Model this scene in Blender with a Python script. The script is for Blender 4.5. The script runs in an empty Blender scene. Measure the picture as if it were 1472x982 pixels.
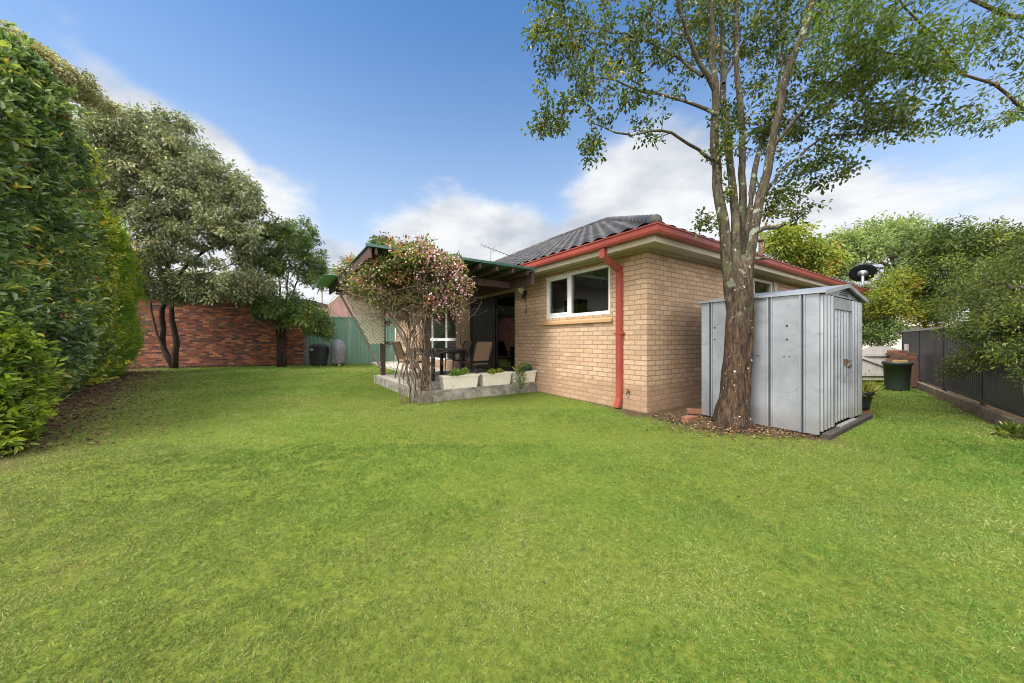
import bpy, bmesh, math, random
import numpy as np
from math import radians as R, sin, cos, pi
from mathutils import Vector, Matrix

random.seed(7)
RNG = np.random.default_rng(7)
SC = bpy.context.scene
COL = SC.collection
CH, F, CX, CY = 1.2, 495.0, 736.0, 489.0       # eye height; focal length and centre used to turn measurements into places


def W(px, py, Y):
    return Vector(((px - CX) / F * Y, Y, CH - (py - CY) / F * Y))


CORNER = Vector((2.238, 5.71, 0.0))             # the brick corner of the house nearest the camera
ANG = R(34)
BX, BY = cos(ANG), sin(ANG)


def H(v, u, z=0.0):                             # house coordinates: v along the side wall, u along the window wall
    return Vector((CORNER.x + BX * v - BY * u, CORNER.y + BY * v + BX * u, z))


# ------------------------------------------------------------------ materials
MATS = {}


def nt(name):
    m = bpy.data.materials.new(name)
    m.use_nodes = True
    n = m.node_tree.nodes
    n.clear()
    out = n.new('ShaderNodeOutputMaterial')
    b = n.new('ShaderNodeBsdfPrincipled')
    m.node_tree.links.new(b.outputs[0], out.inputs[0])
    return m, n, m.node_tree.links, b, out


def ramp(n, stops, interp='LINEAR'):
    r = n.new('ShaderNodeValToRGB')
    r.color_ramp.interpolation = interp
    e = r.color_ramp.elements
    while len(e) < len(stops):
        e.new(0.5)
    for k, (p, c) in enumerate(stops):
        e[k].position = p
        e[k].color = (c[0], c[1], c[2], 1) if not isinstance(c, float) else (c, c, c, 1)
    return r


def noise(n, l, vec, scale, detail=4, rough=0.55):
    t = n.new('ShaderNodeTexNoise')
    t.inputs['Scale'].default_value = scale
    t.inputs['Detail'].default_value = detail
    t.inputs['Roughness'].default_value = rough
    if vec is not None:
        l.new(vec, t.inputs['Vector'])
    return t


def bump(n, l, b, h, strength=0.3, dist=0.01):
    k = n.new('ShaderNodeBump')
    k.inputs['Strength'].default_value = strength
    k.inputs['Distance'].default_value = dist
    l.new(h, k.inputs['Height'])
    l.new(k.outputs[0], b.inputs['Normal'])
    return k


def plain(name, c1, c2=None, scale=6.0, rough=0.6, metal=0.0, bmp=0.15, bscale=60.0, stretch=None, spec=0.5, sharp=(0.35, 0.65)):
    if name in MATS:
        return MATS[name]
    m, n, l, b, out = nt(name)
    tc = n.new('ShaderNodeTexCoord')
    vec = tc.outputs['Object']
    if stretch:
        mp = n.new('ShaderNodeMapping')
        mp.inputs['Scale'].default_value = stretch
        l.new(vec, mp.inputs['Vector'])
        vec = mp.outputs[0]
    c2 = c2 or tuple(x * 0.72 for x in c1)
    t = noise(n, l, vec, scale, 6, 0.62)
    r = ramp(n, [(sharp[0], c2), (sharp[1], c1)])
    l.new(t.outputs[0], r.inputs[0])
    l.new(r.outputs[0], b.inputs['Base Color'])
    b.inputs['Roughness'].default_value = rough
    b.inputs['Metallic'].default_value = metal
    b.inputs['Specular IOR Level'].default_value = spec
    if bmp:
        t2 = noise(n, l, vec, bscale, 4)
        bump(n, l, b, t2.outputs[0], bmp, 0.004)
    MATS[name] = m
    return m


def brick(name, stops, mortar, bw=0.24, bh=0.086, ms=0.010, speck=None, rough=0.9, msmooth=0.15, dirt=None):
    m, n, l, b, out = nt(name)
    uv = n.new('ShaderNodeTexCoord').outputs['UV']
    wob = noise(n, l, uv, 9.0, 3)
    mx = n.new('ShaderNodeVectorMath'); mx.operation = 'MULTIPLY_ADD'
    l.new(wob.outputs['Color'], mx.inputs[0]); mx.inputs[1].default_value = (0.008, 0.008, 0); l.new(uv, mx.inputs[2])
    t = n.new('ShaderNodeTexBrick')
    t.inputs['Color1'].default_value = (0, 0, 0, 1); t.inputs['Color2'].default_value = (1, 1, 1, 1)
    t.inputs['Mortar'].default_value = (0.5, 0.5, 0.5, 1)
    t.inputs['Scale'].default_value = 1.0
    t.inputs['Mortar Size'].default_value = ms
    t.inputs['Mortar Smooth'].default_value = msmooth
    t.inputs['Brick Width'].default_value = bw
    t.inputs['Row Height'].default_value = bh
    l.new(mx.outputs[0], t.inputs['Vector'])
    r = ramp(n, stops)
    l.new(t.outputs['Color'], r.inputs[0])
    sp = noise(n, l, uv, 55.0, 5, 0.7)
    spr = ramp(n, [(0.36, 0.5), (0.5, 1.0), (0.68, 1.22)])
    l.new(sp.outputs[0], spr.inputs[0])
    mul = n.new('ShaderNodeMix'); mul.data_type = 'RGBA'; mul.blend_type = 'MULTIPLY'; mul.inputs[0].default_value = 0.55 if speck is None else speck
    l.new(r.outputs[0], mul.inputs[6]); l.new(spr.outputs[0], mul.inputs[7])
    big = noise(n, l, uv, 0.9, 5, 0.6)
    bigr = ramp(n, [(0.3, 0.8), (0.65, 1.08)])
    l.new(big.outputs[0], bigr.inputs[0])
    mul2 = n.new('ShaderNodeMix'); mul2.data_type = 'RGBA'; mul2.blend_type = 'MULTIPLY'; mul2.inputs[0].default_value = 0.8
    l.new(mul.outputs[2], mul2.inputs[6]); l.new(bigr.outputs[0], mul2.inputs[7])
    if name == 'tan_brick':
        sy = n.new('ShaderNodeSeparateXYZ'); l.new(uv, sy.inputs[0])
        dn = noise(n, l, uv, 3.5, 6, 0.65)
        ma = n.new('ShaderNodeMath'); ma.operation = 'MULTIPLY_ADD'; l.new(dn.outputs[0], ma.inputs[0]); ma.inputs[1].default_value = -0.8; l.new(sy.outputs[1], ma.inputs[2])
        dr_ = ramp(n, [(0.0, 0.4), (0.10, 0.0)]); l.new(ma.outputs[0], dr_.inputs[0])
        st = n.new('ShaderNodeMix'); st.data_type = 'RGBA'; l.new(dr_.outputs[0], st.inputs[0]); l.new(mul2.outputs[2], st.inputs[6]); st.inputs[7].default_value = (0.24, 0.13, 0.07, 1)
        mul2 = st
    mo = n.new('ShaderNodeMix'); mo.data_type = 'RGBA'
    l.new(t.outputs['Fac'], mo.inputs[0]); l.new(mul2.outputs[2], mo.inputs[6]); mo.inputs[7].default_value = (*mortar, 1)
    l.new(mo.outputs[2], b.inputs['Base Color'])
    b.inputs['Roughness'].default_value = rough
    hh = n.new('ShaderNodeMath'); hh.operation = 'MULTIPLY_ADD'
    l.new(t.outputs['Fac'], hh.inputs[0]); hh.inputs[1].default_value = -1.0; l.new(sp.outputs[0], hh.inputs[2])
    bump(n, l, b, hh.outputs[0], 0.6, 0.006)
    MATS[name] = m
    return m


def leafmat(name, stops, rough=0.45, trans=0.25, tcol=None, spec=0.5):
    m, n, l, b, out = nt(name)
    a = n.new('ShaderNodeAttribute'); a.attribute_name = 'tint'
    r = ramp(n, stops)
    l.new(a.outputs['Fac'], r.inputs[0])
    l.new(r.outputs[0], b.inputs['Base Color'])
    b.inputs['Roughness'].default_value = rough
    b.inputs['Specular IOR Level'].default_value = spec
    tr = n.new('ShaderNodeBsdfTranslucent')
    g = n.new('ShaderNodeMix'); g.data_type = 'RGBA'; g.blend_type = 'MULTIPLY'; g.inputs[0].default_value = 1.0
    l.new(r.outputs[0], g.inputs[6]); g.inputs[7].default_value = tcol or (1.5, 1.7, 0.7, 1)
    l.new(g.outputs[2], tr.inputs[0])
    mx = n.new('ShaderNodeMixShader'); mx.inputs[0].default_value = trans
    l.new(b.outputs[0], mx.inputs[1]); l.new(tr.outputs[0], mx.inputs[2])
    l.new(mx.outputs[0], out.inputs[0])
    MATS[name] = m
    return m


def bark(name, base, dark, lichen=None, moss=None, lscale=9.0, lthr=0.62):
    m, n, l, b, out = nt(name)
    oc = n.new('ShaderNodeTexCoord').outputs['Object']
    mp = n.new('ShaderNodeMapping'); mp.inputs['Scale'].default_value = (1, 1, 0.25); l.new(oc, mp.inputs[0])
    t = noise(n, l, mp.outputs[0], 26.0, 8, 0.7)
    r = ramp(n, [(0.38, dark), (0.62, base)])
    l.new(t.outputs[0], r.inputs[0])
    c = r.outputs[0]
    for k, (colr, sc, th) in enumerate(([(moss, 4.0, 0.52)] if moss else []) + ([(lichen, lscale, lthr), (lichen, lscale * 3.2, 0.66)] if lichen else [])):
        t2 = noise(n, l, oc, sc, 5, 0.6)
        r2 = ramp(n, [(th, 0.0), (th + 0.05, 1.0)])
        l.new(t2.outputs[0], r2.inputs[0])
        mx = n.new('ShaderNodeMix'); mx.data_type = 'RGBA'
        l.new(r2.outputs[0], mx.inputs[0]); l.new(c, mx.inputs[6]); mx.inputs[7].default_value = (*colr, 1)
        c = mx.outputs[2]
    l.new(c, b.inputs['Base Color'])
    b.inputs['Roughness'].default_value = 0.95
    b.inputs['Specular IOR Level'].default_value = 0.2
    bump(n, l, b, t.outputs[0], 0.9, 0.02)
    MATS[name] = m
    return m


brick('tan_brick', [(0.0, (0.46, 0.30, 0.185)), (0.3, (0.54, 0.37, 0.24)), (0.6, (0.57, 0.40, 0.265)), (0.85, (0.50, 0.325, 0.20)), (1.0, (0.62, 0.46, 0.32))],
      (0.27, 0.185, 0.13), speck=0.95, ms=0.009)
brick('red_brick', [(0.0, (0.035, 0.02, 0.02)), (0.2, (0.16, 0.040, 0.020)), (0.4, (0.26, 0.065, 0.026)), (0.55, (0.06, 0.03, 0.03)), (0.75, (0.34, 0.10, 0.035)), (1.0, (0.40, 0.17, 0.08))],
      (0.12, 0.085, 0.07), speck=0.4)
plain('red_paint', (0.34, 0.070, 0.050), (0.27, 0.055, 0.042), 1.6, 0.38, bmp=0.05)
plain('cream_paint', (0.58, 0.52, 0.42), (0.50, 0.44, 0.35), 2, 0.6, bmp=0.05)
plain('soffit_paint', (0.56, 0.53, 0.48), (0.50, 0.46, 0.41), 1.5, 0.7, bmp=0.05)
plain('white_frame', (0.80, 0.80, 0.79), (0.72, 0.72, 0.71), 5, 0.4, bmp=0.02)
plain('roof_tile', (0.095, 0.088, 0.085), (0.034, 0.031, 0.031), 3.0, 0.5, bmp=0.5, bscale=40)
plain('brown_timber', (0.115, 0.068, 0.07), (0.065, 0.038, 0.04), 8, 0.7, bmp=0.3, stretch=(1, 1, 0.2), bscale=50)
plain('grey_timber', (0.34, 0.31, 0.27), (0.20, 0.18, 0.155), 9, 0.85, bmp=0.5, stretch=(1, 1, 0.2), bscale=40)
plain('green_sheet', (0.045, 0.13, 0.105), (0.03, 0.085, 0.07), 5, 0.35, bmp=0.03)
plain('teal_sheet', (0.20, 0.50, 0.40), (0.15, 0.42, 0.34), 5, 0.35, bmp=0.03)
plain('lattice_paint', (0.80, 0.76, 0.60), (0.74, 0.69, 0.53), 9, 0.7)
plain('concrete', (0.36, 0.34, 0.30), (0.15, 0.14, 0.11), 5, 0.95, bmp=0.6, bscale=30, sharp=(0.38, 0.66))
plain('pale_concrete', (0.50, 0.47, 0.42), (0.38, 0.35, 0.30), 3, 0.9, bmp=0.3)
plain('cream_plastic', (0.72, 0.68, 0.60), (0.66, 0.62, 0.53), 4, 0.45, bmp=0.02)
plain('black_metal', (0.018, 0.018, 0.02), (0.012, 0.012, 0.013), 4, 0.4, bmp=0.02)
plain('door_frame', (0.030, 0.020, 0.022), (0.022, 0.015, 0.016), 4, 0.3, bmp=0.0)
plain('screen_mesh', (0.022, 0.024, 0.032), (0.018, 0.02, 0.026), 4, 0.55, bmp=0.1, bscale=300)
plain('tan_sling', (0.25, 0.17, 0.115), (0.20, 0.135, 0.09), 20, 0.8, bmp=0.3, bscale=200)
plain('table_wood', (0.13, 0.10, 0.08), (0.08, 0.06, 0.05), 12, 0.45, bmp=0.1)
plain('dark_fence', (0.046, 0.049, 0.055), (0.038, 0.041, 0.046), 1.5, 0.45, metal=0.0, bmp=0.03)
plain('fence_rail', (0.45, 0.45, 0.45), (0.35, 0.35, 0.35), 3, 0.5)
plain('green_fence', (0.15, 0.27, 0.205), (0.13, 0.235, 0.18), 1.2, 0.45, bmp=0.03)
plain('gate_paint', (0.50, 0.47, 0.46), (0.42, 0.39, 0.38), 5, 0.7, bmp=0.1, stretch=(1, 1, 0.2))
plain('sleeper', (0.24, 0.20, 0.15), (0.12, 0.10, 0.075), 7, 0.95, bmp=0.7, bscale=30)
plain('dark_green_plastic', (0.028, 0.045, 0.036), (0.02, 0.033, 0.027), 5, 0.45, bmp=0.05)
plain('black_plastic', (0.02, 0.022, 0.025), (0.014, 0.015, 0.017), 5, 0.45)
plain('black_cover', (0.022, 0.022, 0.025), (0.012, 0.012, 0.014), 10, 0.65, bmp=0.6, bscale=14)
plain('grey_cover', (0.22, 0.22, 0.25), (0.13, 0.13, 0.155), 7, 0.6, bmp=0.6, bscale=14)
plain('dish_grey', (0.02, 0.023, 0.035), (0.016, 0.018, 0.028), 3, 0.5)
plain('galv_pipe', (0.45, 0.46, 0.48), (0.36, 0.37, 0.38), 6, 0.4, metal=0.5)
plain('antenna_metal', (0.12, 0.12, 0.12), (0.08, 0.08, 0.08), 6, 0.5, metal=0.3)
plain('white_metal', (0.7, 0.7, 0.7), (0.6, 0.6, 0.6), 6, 0.5)
plain('pot_soil', (0.07, 0.05, 0.035), (0.04, 0.03, 0.02), 30, 1.0)
plain('interior_wall', (0.8, 0.8, 0.79), (0.78, 0.78, 0.77), 1, 0.8, bmp=0)
plain('interior_floor', (0.45, 0.38, 0.30), (0.40, 0.33, 0.26), 3, 0.4, bmp=0)
plain('interior_dark', (0.03, 0.018, 0.018), (0.02, 0.013, 0.013), 5, 0.3, bmp=0)
plain('fridge_white', (0.55, 0.57, 0.60), (0.5, 0.52, 0.55), 1, 0.3, bmp=0)
plain('neighbour_tile', (0.17, 0.085, 0.06), (0.08, 0.042, 0.034), 14, 0.8, bmp=0.2)
plain('neighbour_white', (0.62, 0.55, 0.50), (0.55, 0.47, 0.42), 3, 0.7)
plain('neighbour_grey', (0.40, 0.40, 0.40), (0.3, 0.3, 0.3), 3, 0.7)
plain('loose_brick', (0.27, 0.115, 0.065), (0.17, 0.07, 0.045), 16, 0.95, bmp=0.6, bscale=40)
plain('brick_dull', (0.16, 0.085, 0.06), (0.08, 0.05, 0.04), 12, 0.95, bmp=0.6, bscale=40)
plain('yellow_wood', (0.50, 0.33, 0.14), (0.4, 0.26, 0.1), 9, 0.8)
plain('lawn_dirt', (0.09, 0.065, 0.04), (0.04, 0.03, 0.02), 12, 1.0, bmp=0.8, bscale=60)
plain('rubber_mark', (0.9, 0.9, 0.9), (0.8, 0.8, 0.8), 12, 0.6)
plain('timber_skid', (0.055, 0.045, 0.04), (0.035, 0.03, 0.025), 12, 0.8, bmp=0.4)
plain('sill_block', (0.50, 0.31, 0.165), (0.42, 0.25, 0.125), 24, 0.85, bmp=0.6, bscale=90)
plain('steel', (0.5, 0.5, 0.5), (0.4, 0.4, 0.4), 9, 0.25, metal=0.9)
plain('lamp_glass', (0.75, 0.75, 0.72), (0.7, 0.7, 0.68), 3, 0.2)
plain('cable_brown', (0.16, 0.10, 0.06), (0.12, 0.07, 0.05), 8, 0.8)

def trunk_bark():
    m, n, l, b, out = nt('speckled_bark')
    oc = n.new('ShaderNodeTexCoord').outputs['Object']
    mp = n.new('ShaderNodeMapping'); mp.inputs['Scale'].default_value = (1, 1, 0.22); l.new(oc, mp.inputs[0])
    t = noise(n, l, mp.outputs[0], 30.0, 9, 0.72)
    lo = ramp(n, [(0.38, (0.018, 0.012, 0.009)), (0.5, (0.060, 0.038, 0.025)), (0.68, (0.14, 0.09, 0.058))])
    hi = ramp(n, [(0.36, (0.030, 0.025, 0.018)), (0.55, (0.105, 0.088, 0.064)), (0.7, (0.20, 0.175, 0.13))])
    l.new(t.outputs[0], lo.inputs[0]); l.new(t.outputs[0], hi.inputs[0])
    sx = n.new('ShaderNodeSeparateXYZ'); l.new(oc, sx.inputs[0])
    pn = noise(n, l, oc, 2.2, 4)
    ad = n.new('ShaderNodeMath'); ad.operation = 'MULTIPLY_ADD'; l.new(pn.outputs[0], ad.inputs[0]); ad.inputs[1].default_value = 2.2; l.new(sx.outputs[2], ad.inputs[2])
    hr = n.new('ShaderNodeMapRange'); l.new(ad.outputs[0], hr.inputs[0]); hr.inputs[1].default_value = 2.5; hr.inputs[2].default_value = 4.0
    mx = n.new('ShaderNodeMix'); mx.data_type = 'RGBA'; l.new(hr.outputs[0], mx.inputs[0]); l.new(lo.outputs[0], mx.inputs[6]); l.new(hi.outputs[0], mx.inputs[7])
    c = mx.outputs[2]
    for colr, sc, th, w in (((0.10, 0.115, 0.055), 3.6, .53, .08), ((0.30, 0.34, 0.26), 8.0, .60, .03), ((0.52, 0.54, 0.46), 20.0, .665, .02), ((0.55, 0.56, 0.50), 44.0, .70, .02)):
        t2 = noise(n, l, oc, sc, 4, 0.6)
        r2 = ramp(n, [(th, 0.0), (th + w, 0.9)]); l.new(t2.outputs[0], r2.inputs[0])
        f = r2.outputs[0]
        if sc < 10:
            q = n.new('ShaderNodeMath'); q.operation = 'MULTIPLY'; l.new(f, q.inputs[0]); l.new(hr.outputs[0], q.inputs[1]); f = q.outputs[0]
        mx = n.new('ShaderNodeMix'); mx.data_type = 'RGBA'; l.new(f, mx.inputs[0]); l.new(c, mx.inputs[6]); mx.inputs[7].default_value = (*colr, 1); c = mx.outputs[2]
    l.new(c, b.inputs['Base Color']); b.inputs['Roughness'].default_value = .95; b.inputs['Specular IOR Level'].default_value = .2
    bump(n, l, b, t.outputs[0], 1.0, 0.03)
    MATS['speckled_bark'] = m


trunk_bark()
bark('dark_bark', (0.055, 0.04, 0.03), (0.02, 0.015, 0.012))
bark('brown_bark', (0.14, 0.10, 0.07), (0.06, 0.042, 0.03))
bark('pale_bark', (0.26, 0.23, 0.19), (0.14, 0.12, 0.10))
bark('dry_vine', (0.26, 0.195, 0.145), (0.09, 0.062, 0.045))


def galv():
    m, n, l, b, out = nt('zinc_sheet')
    oc = n.new('ShaderNodeTexCoord').outputs['Object']
    t = noise(n, l, oc, 1.6, 6, 0.6)
    r = ramp(n, [(0.3, (0.27, 0.29, 0.325)), (0.5, (0.36, 0.38, 0.415)), (0.7, (0.43, 0.45, 0.485))])
    l.new(t.outputs[0], r.inputs[0])
    mp = n.new('ShaderNodeMapping'); mp.inputs['Scale'].default_value = (0.6, 1.6, 3.2); mp.inputs['Rotation'].default_value = (0.5, 0, 0); l.new(oc, mp.inputs[0])
    t2 = noise(n, l, mp.outputs[0], 2.6, 7, 0.72)
    t2.inputs['Distortion'].default_value = 1.2
    r2 = ramp(n, [(0.57, 0.0), (0.70, 0.6)])
    l.new(t2.outputs[0], r2.inputs[0])
    mx = n.new('ShaderNodeMix'); mx.data_type = 'RGBA'
    l.new(r2.outputs[0], mx.inputs[0]); l.new(r.outputs[0], mx.inputs[6]); mx.inputs[7].default_value = (0.17, 0.18, 0.20, 1)
    # mud splashed up along the foot of the sheets
    sx = n.new('ShaderNodeSeparateXYZ'); l.new(oc, sx.inputs[0])
    t3 = noise(n, l, oc, 6, 5)
    ad = n.new('ShaderNodeMath'); ad.operation = 'MULTIPLY_ADD'; l.new(t3.outputs[0], ad.inputs[0]); ad.inputs[1].default_value = -0.35; l.new(sx.outputs[2], ad.inputs[2])
    r3 = ramp(n, [(0.0, 0.45), (0.12, 0.0)])
    l.new(ad.outputs[0], r3.inputs[0])
    mx2 = n.new('ShaderNodeMix'); mx2.data_type = 'RGBA'
    l.new(r3.outputs[0], mx2.inputs[0]); l.new(mx.outputs[2], mx2.inputs[6]); mx2.inputs[7].default_value = (0.30, 0.28, 0.24, 1)
    l.new(mx2.outputs[2], b.inputs['Base Color'])
    b.inputs['Metallic'].default_value = 0.55
    rr = ramp(n, [(0.3, 0.34), (0.7, 0.5)])
    l.new(t.outputs[0], rr.inputs[0]); l.new(rr.outputs[0], b.inputs['Roughness'])
    t4 = noise(n, l, oc, 1.1, 2)
    bump(n, l, b, t4.outputs[0], 0.5, 0.03)
    MATS['zinc_sheet'] = m


galv()


def glassmat(name, tint=(0.75, 0.8, 0.8), refl=0.12):
    m = bpy.data.materials.new(name); m.use_nodes = True
    n = m.node_tree.nodes; l = m.node_tree.links; n.clear()
    out = n.new('ShaderNodeOutputMaterial')
    tr = n.new('ShaderNodeBsdfTransparent'); tr.inputs[0].default_value = (*tint, 1)
    gl = n.new('ShaderNodeBsdfGlossy'); gl.inputs['Roughness'].default_value = 0.02
    fr = n.new('ShaderNodeFresnel'); fr.inputs[0].default_value = 1.5
    ma = n.new('ShaderNodeMath'); ma.operation = 'ADD'; ma.inputs[1].default_value = refl; ma.use_clamp = True
    l.new(fr.outputs[0], ma.inputs[0])
    mx = n.new('ShaderNodeMixShader')
    l.new(ma.outputs[0], mx.inputs[0]); l.new(tr.outputs[0], mx.inputs[1]); l.new(gl.outputs[0], mx.inputs[2])
    l.new(mx.outputs[0], out.inputs[0])
    MATS[name] = m


glassmat('window_glass', (0.9, 0.92, 0.92), 0.12)
glassmat('door_glass', (0.9, 0.92, 0.92), 0.08)

leafmat('camellia_leaf', [(0.0, (0.063, 0.108, 0.038)), (0.35, (0.116, 0.185, 0.059)), (0.65, (0.210, 0.302, 0.095)), (0.86, (0.356, 0.428, 0.129)), (0.93, (0.650, 0.642, 0.107)), (1.0, (0.650, 0.330, 0.085))], 0.36, 0.2, spec=1.0)
leafmat('yellow_leaf', [(0.0, (0.072, 0.120, 0.031)), (0.4, (0.158, 0.238, 0.056)), (0.65, (0.412, 0.444, 0.064)), (0.9, (0.650, 0.650, 0.079)), (1.0, (0.650, 0.412, 0.079))], 0.32, 0.25, spec=0.8)
leafmat('bright_leaf', [(0.0, (0.101, 0.176, 0.029)), (0.5, (0.200, 0.336, 0.038)), (1.0, (0.480, 0.403, 0.062))], 0.4, 0.42)
leafmat('lime_leaf', [(0.0, (0.060, 0.108, 0.017)), (0.5, (0.192, 0.276, 0.026)), (1.0, (0.456, 0.504, 0.060))], 0.4, 0.3)
leafmat('greygreen_leaf', [(0.0, (0.107, 0.125, 0.056)), (0.5, (0.226, 0.257, 0.125)), (0.9, (0.404, 0.432, 0.232)), (1.0, (0.616, 0.517, 0.272))], 0.45, 0.15, (1.2, 1.4, 0.7, 1))
leafmat('shrub_leaf', [(0.0, (0.041, 0.074, 0.022)), (0.6, (0.101, 0.169, 0.038)), (1.0, (0.270, 0.297, 0.068))], 0.42, 0.25)
leafmat('tan_blossom', [(0.0, (0.160, 0.177, 0.076)), (0.5, (0.385, 0.354, 0.177)), (1.0, (0.577, 0.532, 0.304))], 0.7, 0.15)
leafmat('canopy_leaf', [(0.0, (0.028, 0.043, 0.012)), (0.5, (0.071, 0.106, 0.019)), (0.85, (0.158, 0.200, 0.026)), (1.0, (0.347, 0.237, 0.037))], 0.35, 0.35)
leafmat('overhang_leaf', [(0.0, (0.035, 0.063, 0.011)), (0.5, (0.084, 0.144, 0.018)), (1.0, (0.218, 0.243, 0.027))], 0.4, 0.4)
leafmat('gum_leaf', [(0.0, (0.103, 0.147, 0.061)), (0.5, (0.207, 0.276, 0.095)), (1.0, (0.380, 0.414, 0.155))], 0.5, 0.3)
leafmat('gold_leaf', [(0.0, (0.094, 0.142, 0.021)), (0.5, (0.234, 0.270, 0.035)), (0.85, (0.398, 0.373, 0.047)), (1.0, (0.491, 0.257, 0.070))], 0.5, 0.35)
leafmat('lillypilly_leaf', [(0.0, (0.041, 0.067, 0.018)), (0.5, (0.095, 0.144, 0.030)), (1.0, (0.246, 0.270, 0.044))], 0.4, 0.28)
leafmat('vine_leaf', [(0.0, (0.16, 0.085, 0.06)), (0.22, (0.09, 0.12, 0.03)), (0.45, (0.12, 0.19, 0.04)), (0.65, (0.24, 0.27, 0.06)), (0.82, (0.36, 0.25, 0.10)), (1.0, (0.42, 0.16, 0.10))], 0.5, 0.3)
leafmat('pink_flower', [(0.0, (0.36, 0.08, 0.13)), (0.35, (0.58, 0.24, 0.32)), (0.7, (0.78, 0.50, 0.55)), (1.0, (0.86, 0.78, 0.76))], 0.7, 0.3, (1, 0.9, 0.9, 1))
leafmat('red_bud', [(0.0, (0.38, 0.03, 0.035)), (1.0, (0.55, 0.12, 0.12))], 0.6, 0.15, (1, 0.6, 0.6, 1))
leafmat('succulent_leaf', [(0.0, (0.05, 0.13, 0.03)), (0.5, (0.16, 0.30, 0.04)), (1.0, (0.38, 0.44, 0.06))], 0.4, 0.2)
leafmat('bluegreen_leaf', [(0.0, (0.03, 0.08, 0.05)), (0.6, (0.07, 0.15, 0.09)), (1.0, (0.16, 0.24, 0.12))], 0.45, 0.15)
leafmat('straw_leaf', [(0.0, (0.16, 0.20, 0.03)), (0.5, (0.34, 0.33, 0.07)), (1.0, (0.48, 0.42, 0.16))], 0.6, 0.3)
leafmat('litter_leaf', [(0.0, (0.035, 0.022, 0.015)), (0.5, (0.12, 0.07, 0.04)), (0.85, (0.24, 0.14, 0.07)), (1.0, (0.34, 0.27, 0.12))], 0.85, 0.05, (1, 1, 1, 1))
leafmat('dark_houseplant', [(0.0, (0.01, 0.018, 0.01)), (1.0, (0.025, 0.04, 0.02))], 0.4, 0.05)


def grassmat():
    m, n, l, b, out = nt('grass_blade')
    a = n.new('ShaderNodeAttribute'); a.attribute_name = 'tint'
    d = n.new('ShaderNodeAttribute'); d.attribute_name = 'dry'
    r = ramp(n, [(0.0, (0.054, 0.135, 0.018)), (0.4, (0.115, 0.245, 0.034)), (0.75, (0.205, 0.335, 0.066)), (1.0, (0.42, 0.46, 0.17))])
    l.new(a.outputs['Fac'], r.inputs[0])
    r2 = ramp(n, [(0.0, (0.13, 0.13, 0.035)), (0.45, (0.25, 0.235, 0.075)), (0.8, (0.37, 0.33, 0.14)), (1.0, (0.44, 0.36, 0.19))])
    l.new(a.outputs['Fac'], r2.inputs[0])
    mx = n.new('ShaderNodeMix'); mx.data_type = 'RGBA'
    l.new(d.outputs['Fac'], mx.inputs[0]); l.new(r.outputs[0], mx.inputs[6]); l.new(r2.outputs[0], mx.inputs[7])
    l.new(mx.outputs[2], b.inputs['Base Color'])
    b.inputs['Roughness'].default_value = 0.55
    b.inputs['Specular IOR Level'].default_value = 0.3
    tr = n.new('ShaderNodeBsdfTranslucent'); l.new(mx.outputs[2], tr.inputs[0])
    ms = n.new('ShaderNodeMixShader'); ms.inputs[0].default_value = 0.3
    l.new(b.outputs[0], ms.inputs[1]); l.new(tr.outputs[0], ms.inputs[2]); l.new(ms.outputs[0], out.inputs[0])
    MATS['grass_blade'] = m
    m, n, l, b, out = nt('ground_soil')
    oc = n.new('ShaderNodeTexCoord').outputs['Object']
    s = n.new('ShaderNodeAttribute'); s.attribute_name = 'soil'
    t = noise(n, l, oc, 30, 6, 0.7)
    g = ramp(n, [(0.3, (0.06, 0.085, 0.014)), (0.55, (0.13, 0.165, 0.025)), (0.75, (0.20, 0.22, 0.05))])
    l.new(t.outputs[0], g.inputs[0])
    t2 = noise(n, l, oc, 14, 8, 0.75)
    q = ramp(n, [(0.3, (0.035, 0.025, 0.016)), (0.55, (0.10, 0.07, 0.042)), (0.75, (0.19, 0.13, 0.075))])
    l.new(t2.outputs[0], q.inputs[0])
    mx = n.new('ShaderNodeMix'); mx.data_type = 'RGBA'
    l.new(s.outputs['Fac'], mx.inputs[0]); l.new(g.outputs[0], mx.inputs[6]); l.new(q.outputs[0], mx.inputs[7])
    l.new(mx.outputs[2], b.inputs['Base Color'])
    b.inputs['Roughness'].default_value = 1.0
    b.inputs['Specular IOR Level'].default_value = 0.1
    bump(n, l, b, t2.outputs[0], 0.8, 0.03)
    MATS['ground_soil'] = m


grassmat()


# ------------------------------------------------------------------ mesh helpers
def tag(o, label=None, cat=None, group=None, kind=None):
    if label: o['label'] = label
    if cat: o['category'] = cat
    if group: o['group'] = group
    if kind: o['kind'] = kind
    return o


def empty(name, loc, rz=0.0, label=None, cat=None, group=None):
    o = bpy.data.objects.new(name, None)
    o.empty_display_size = 0.2
    COL.objects.link(o)
    o.location = loc
    o.rotation_euler = (0, 0, rz)
    return tag(o, label, cat, group)


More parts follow.
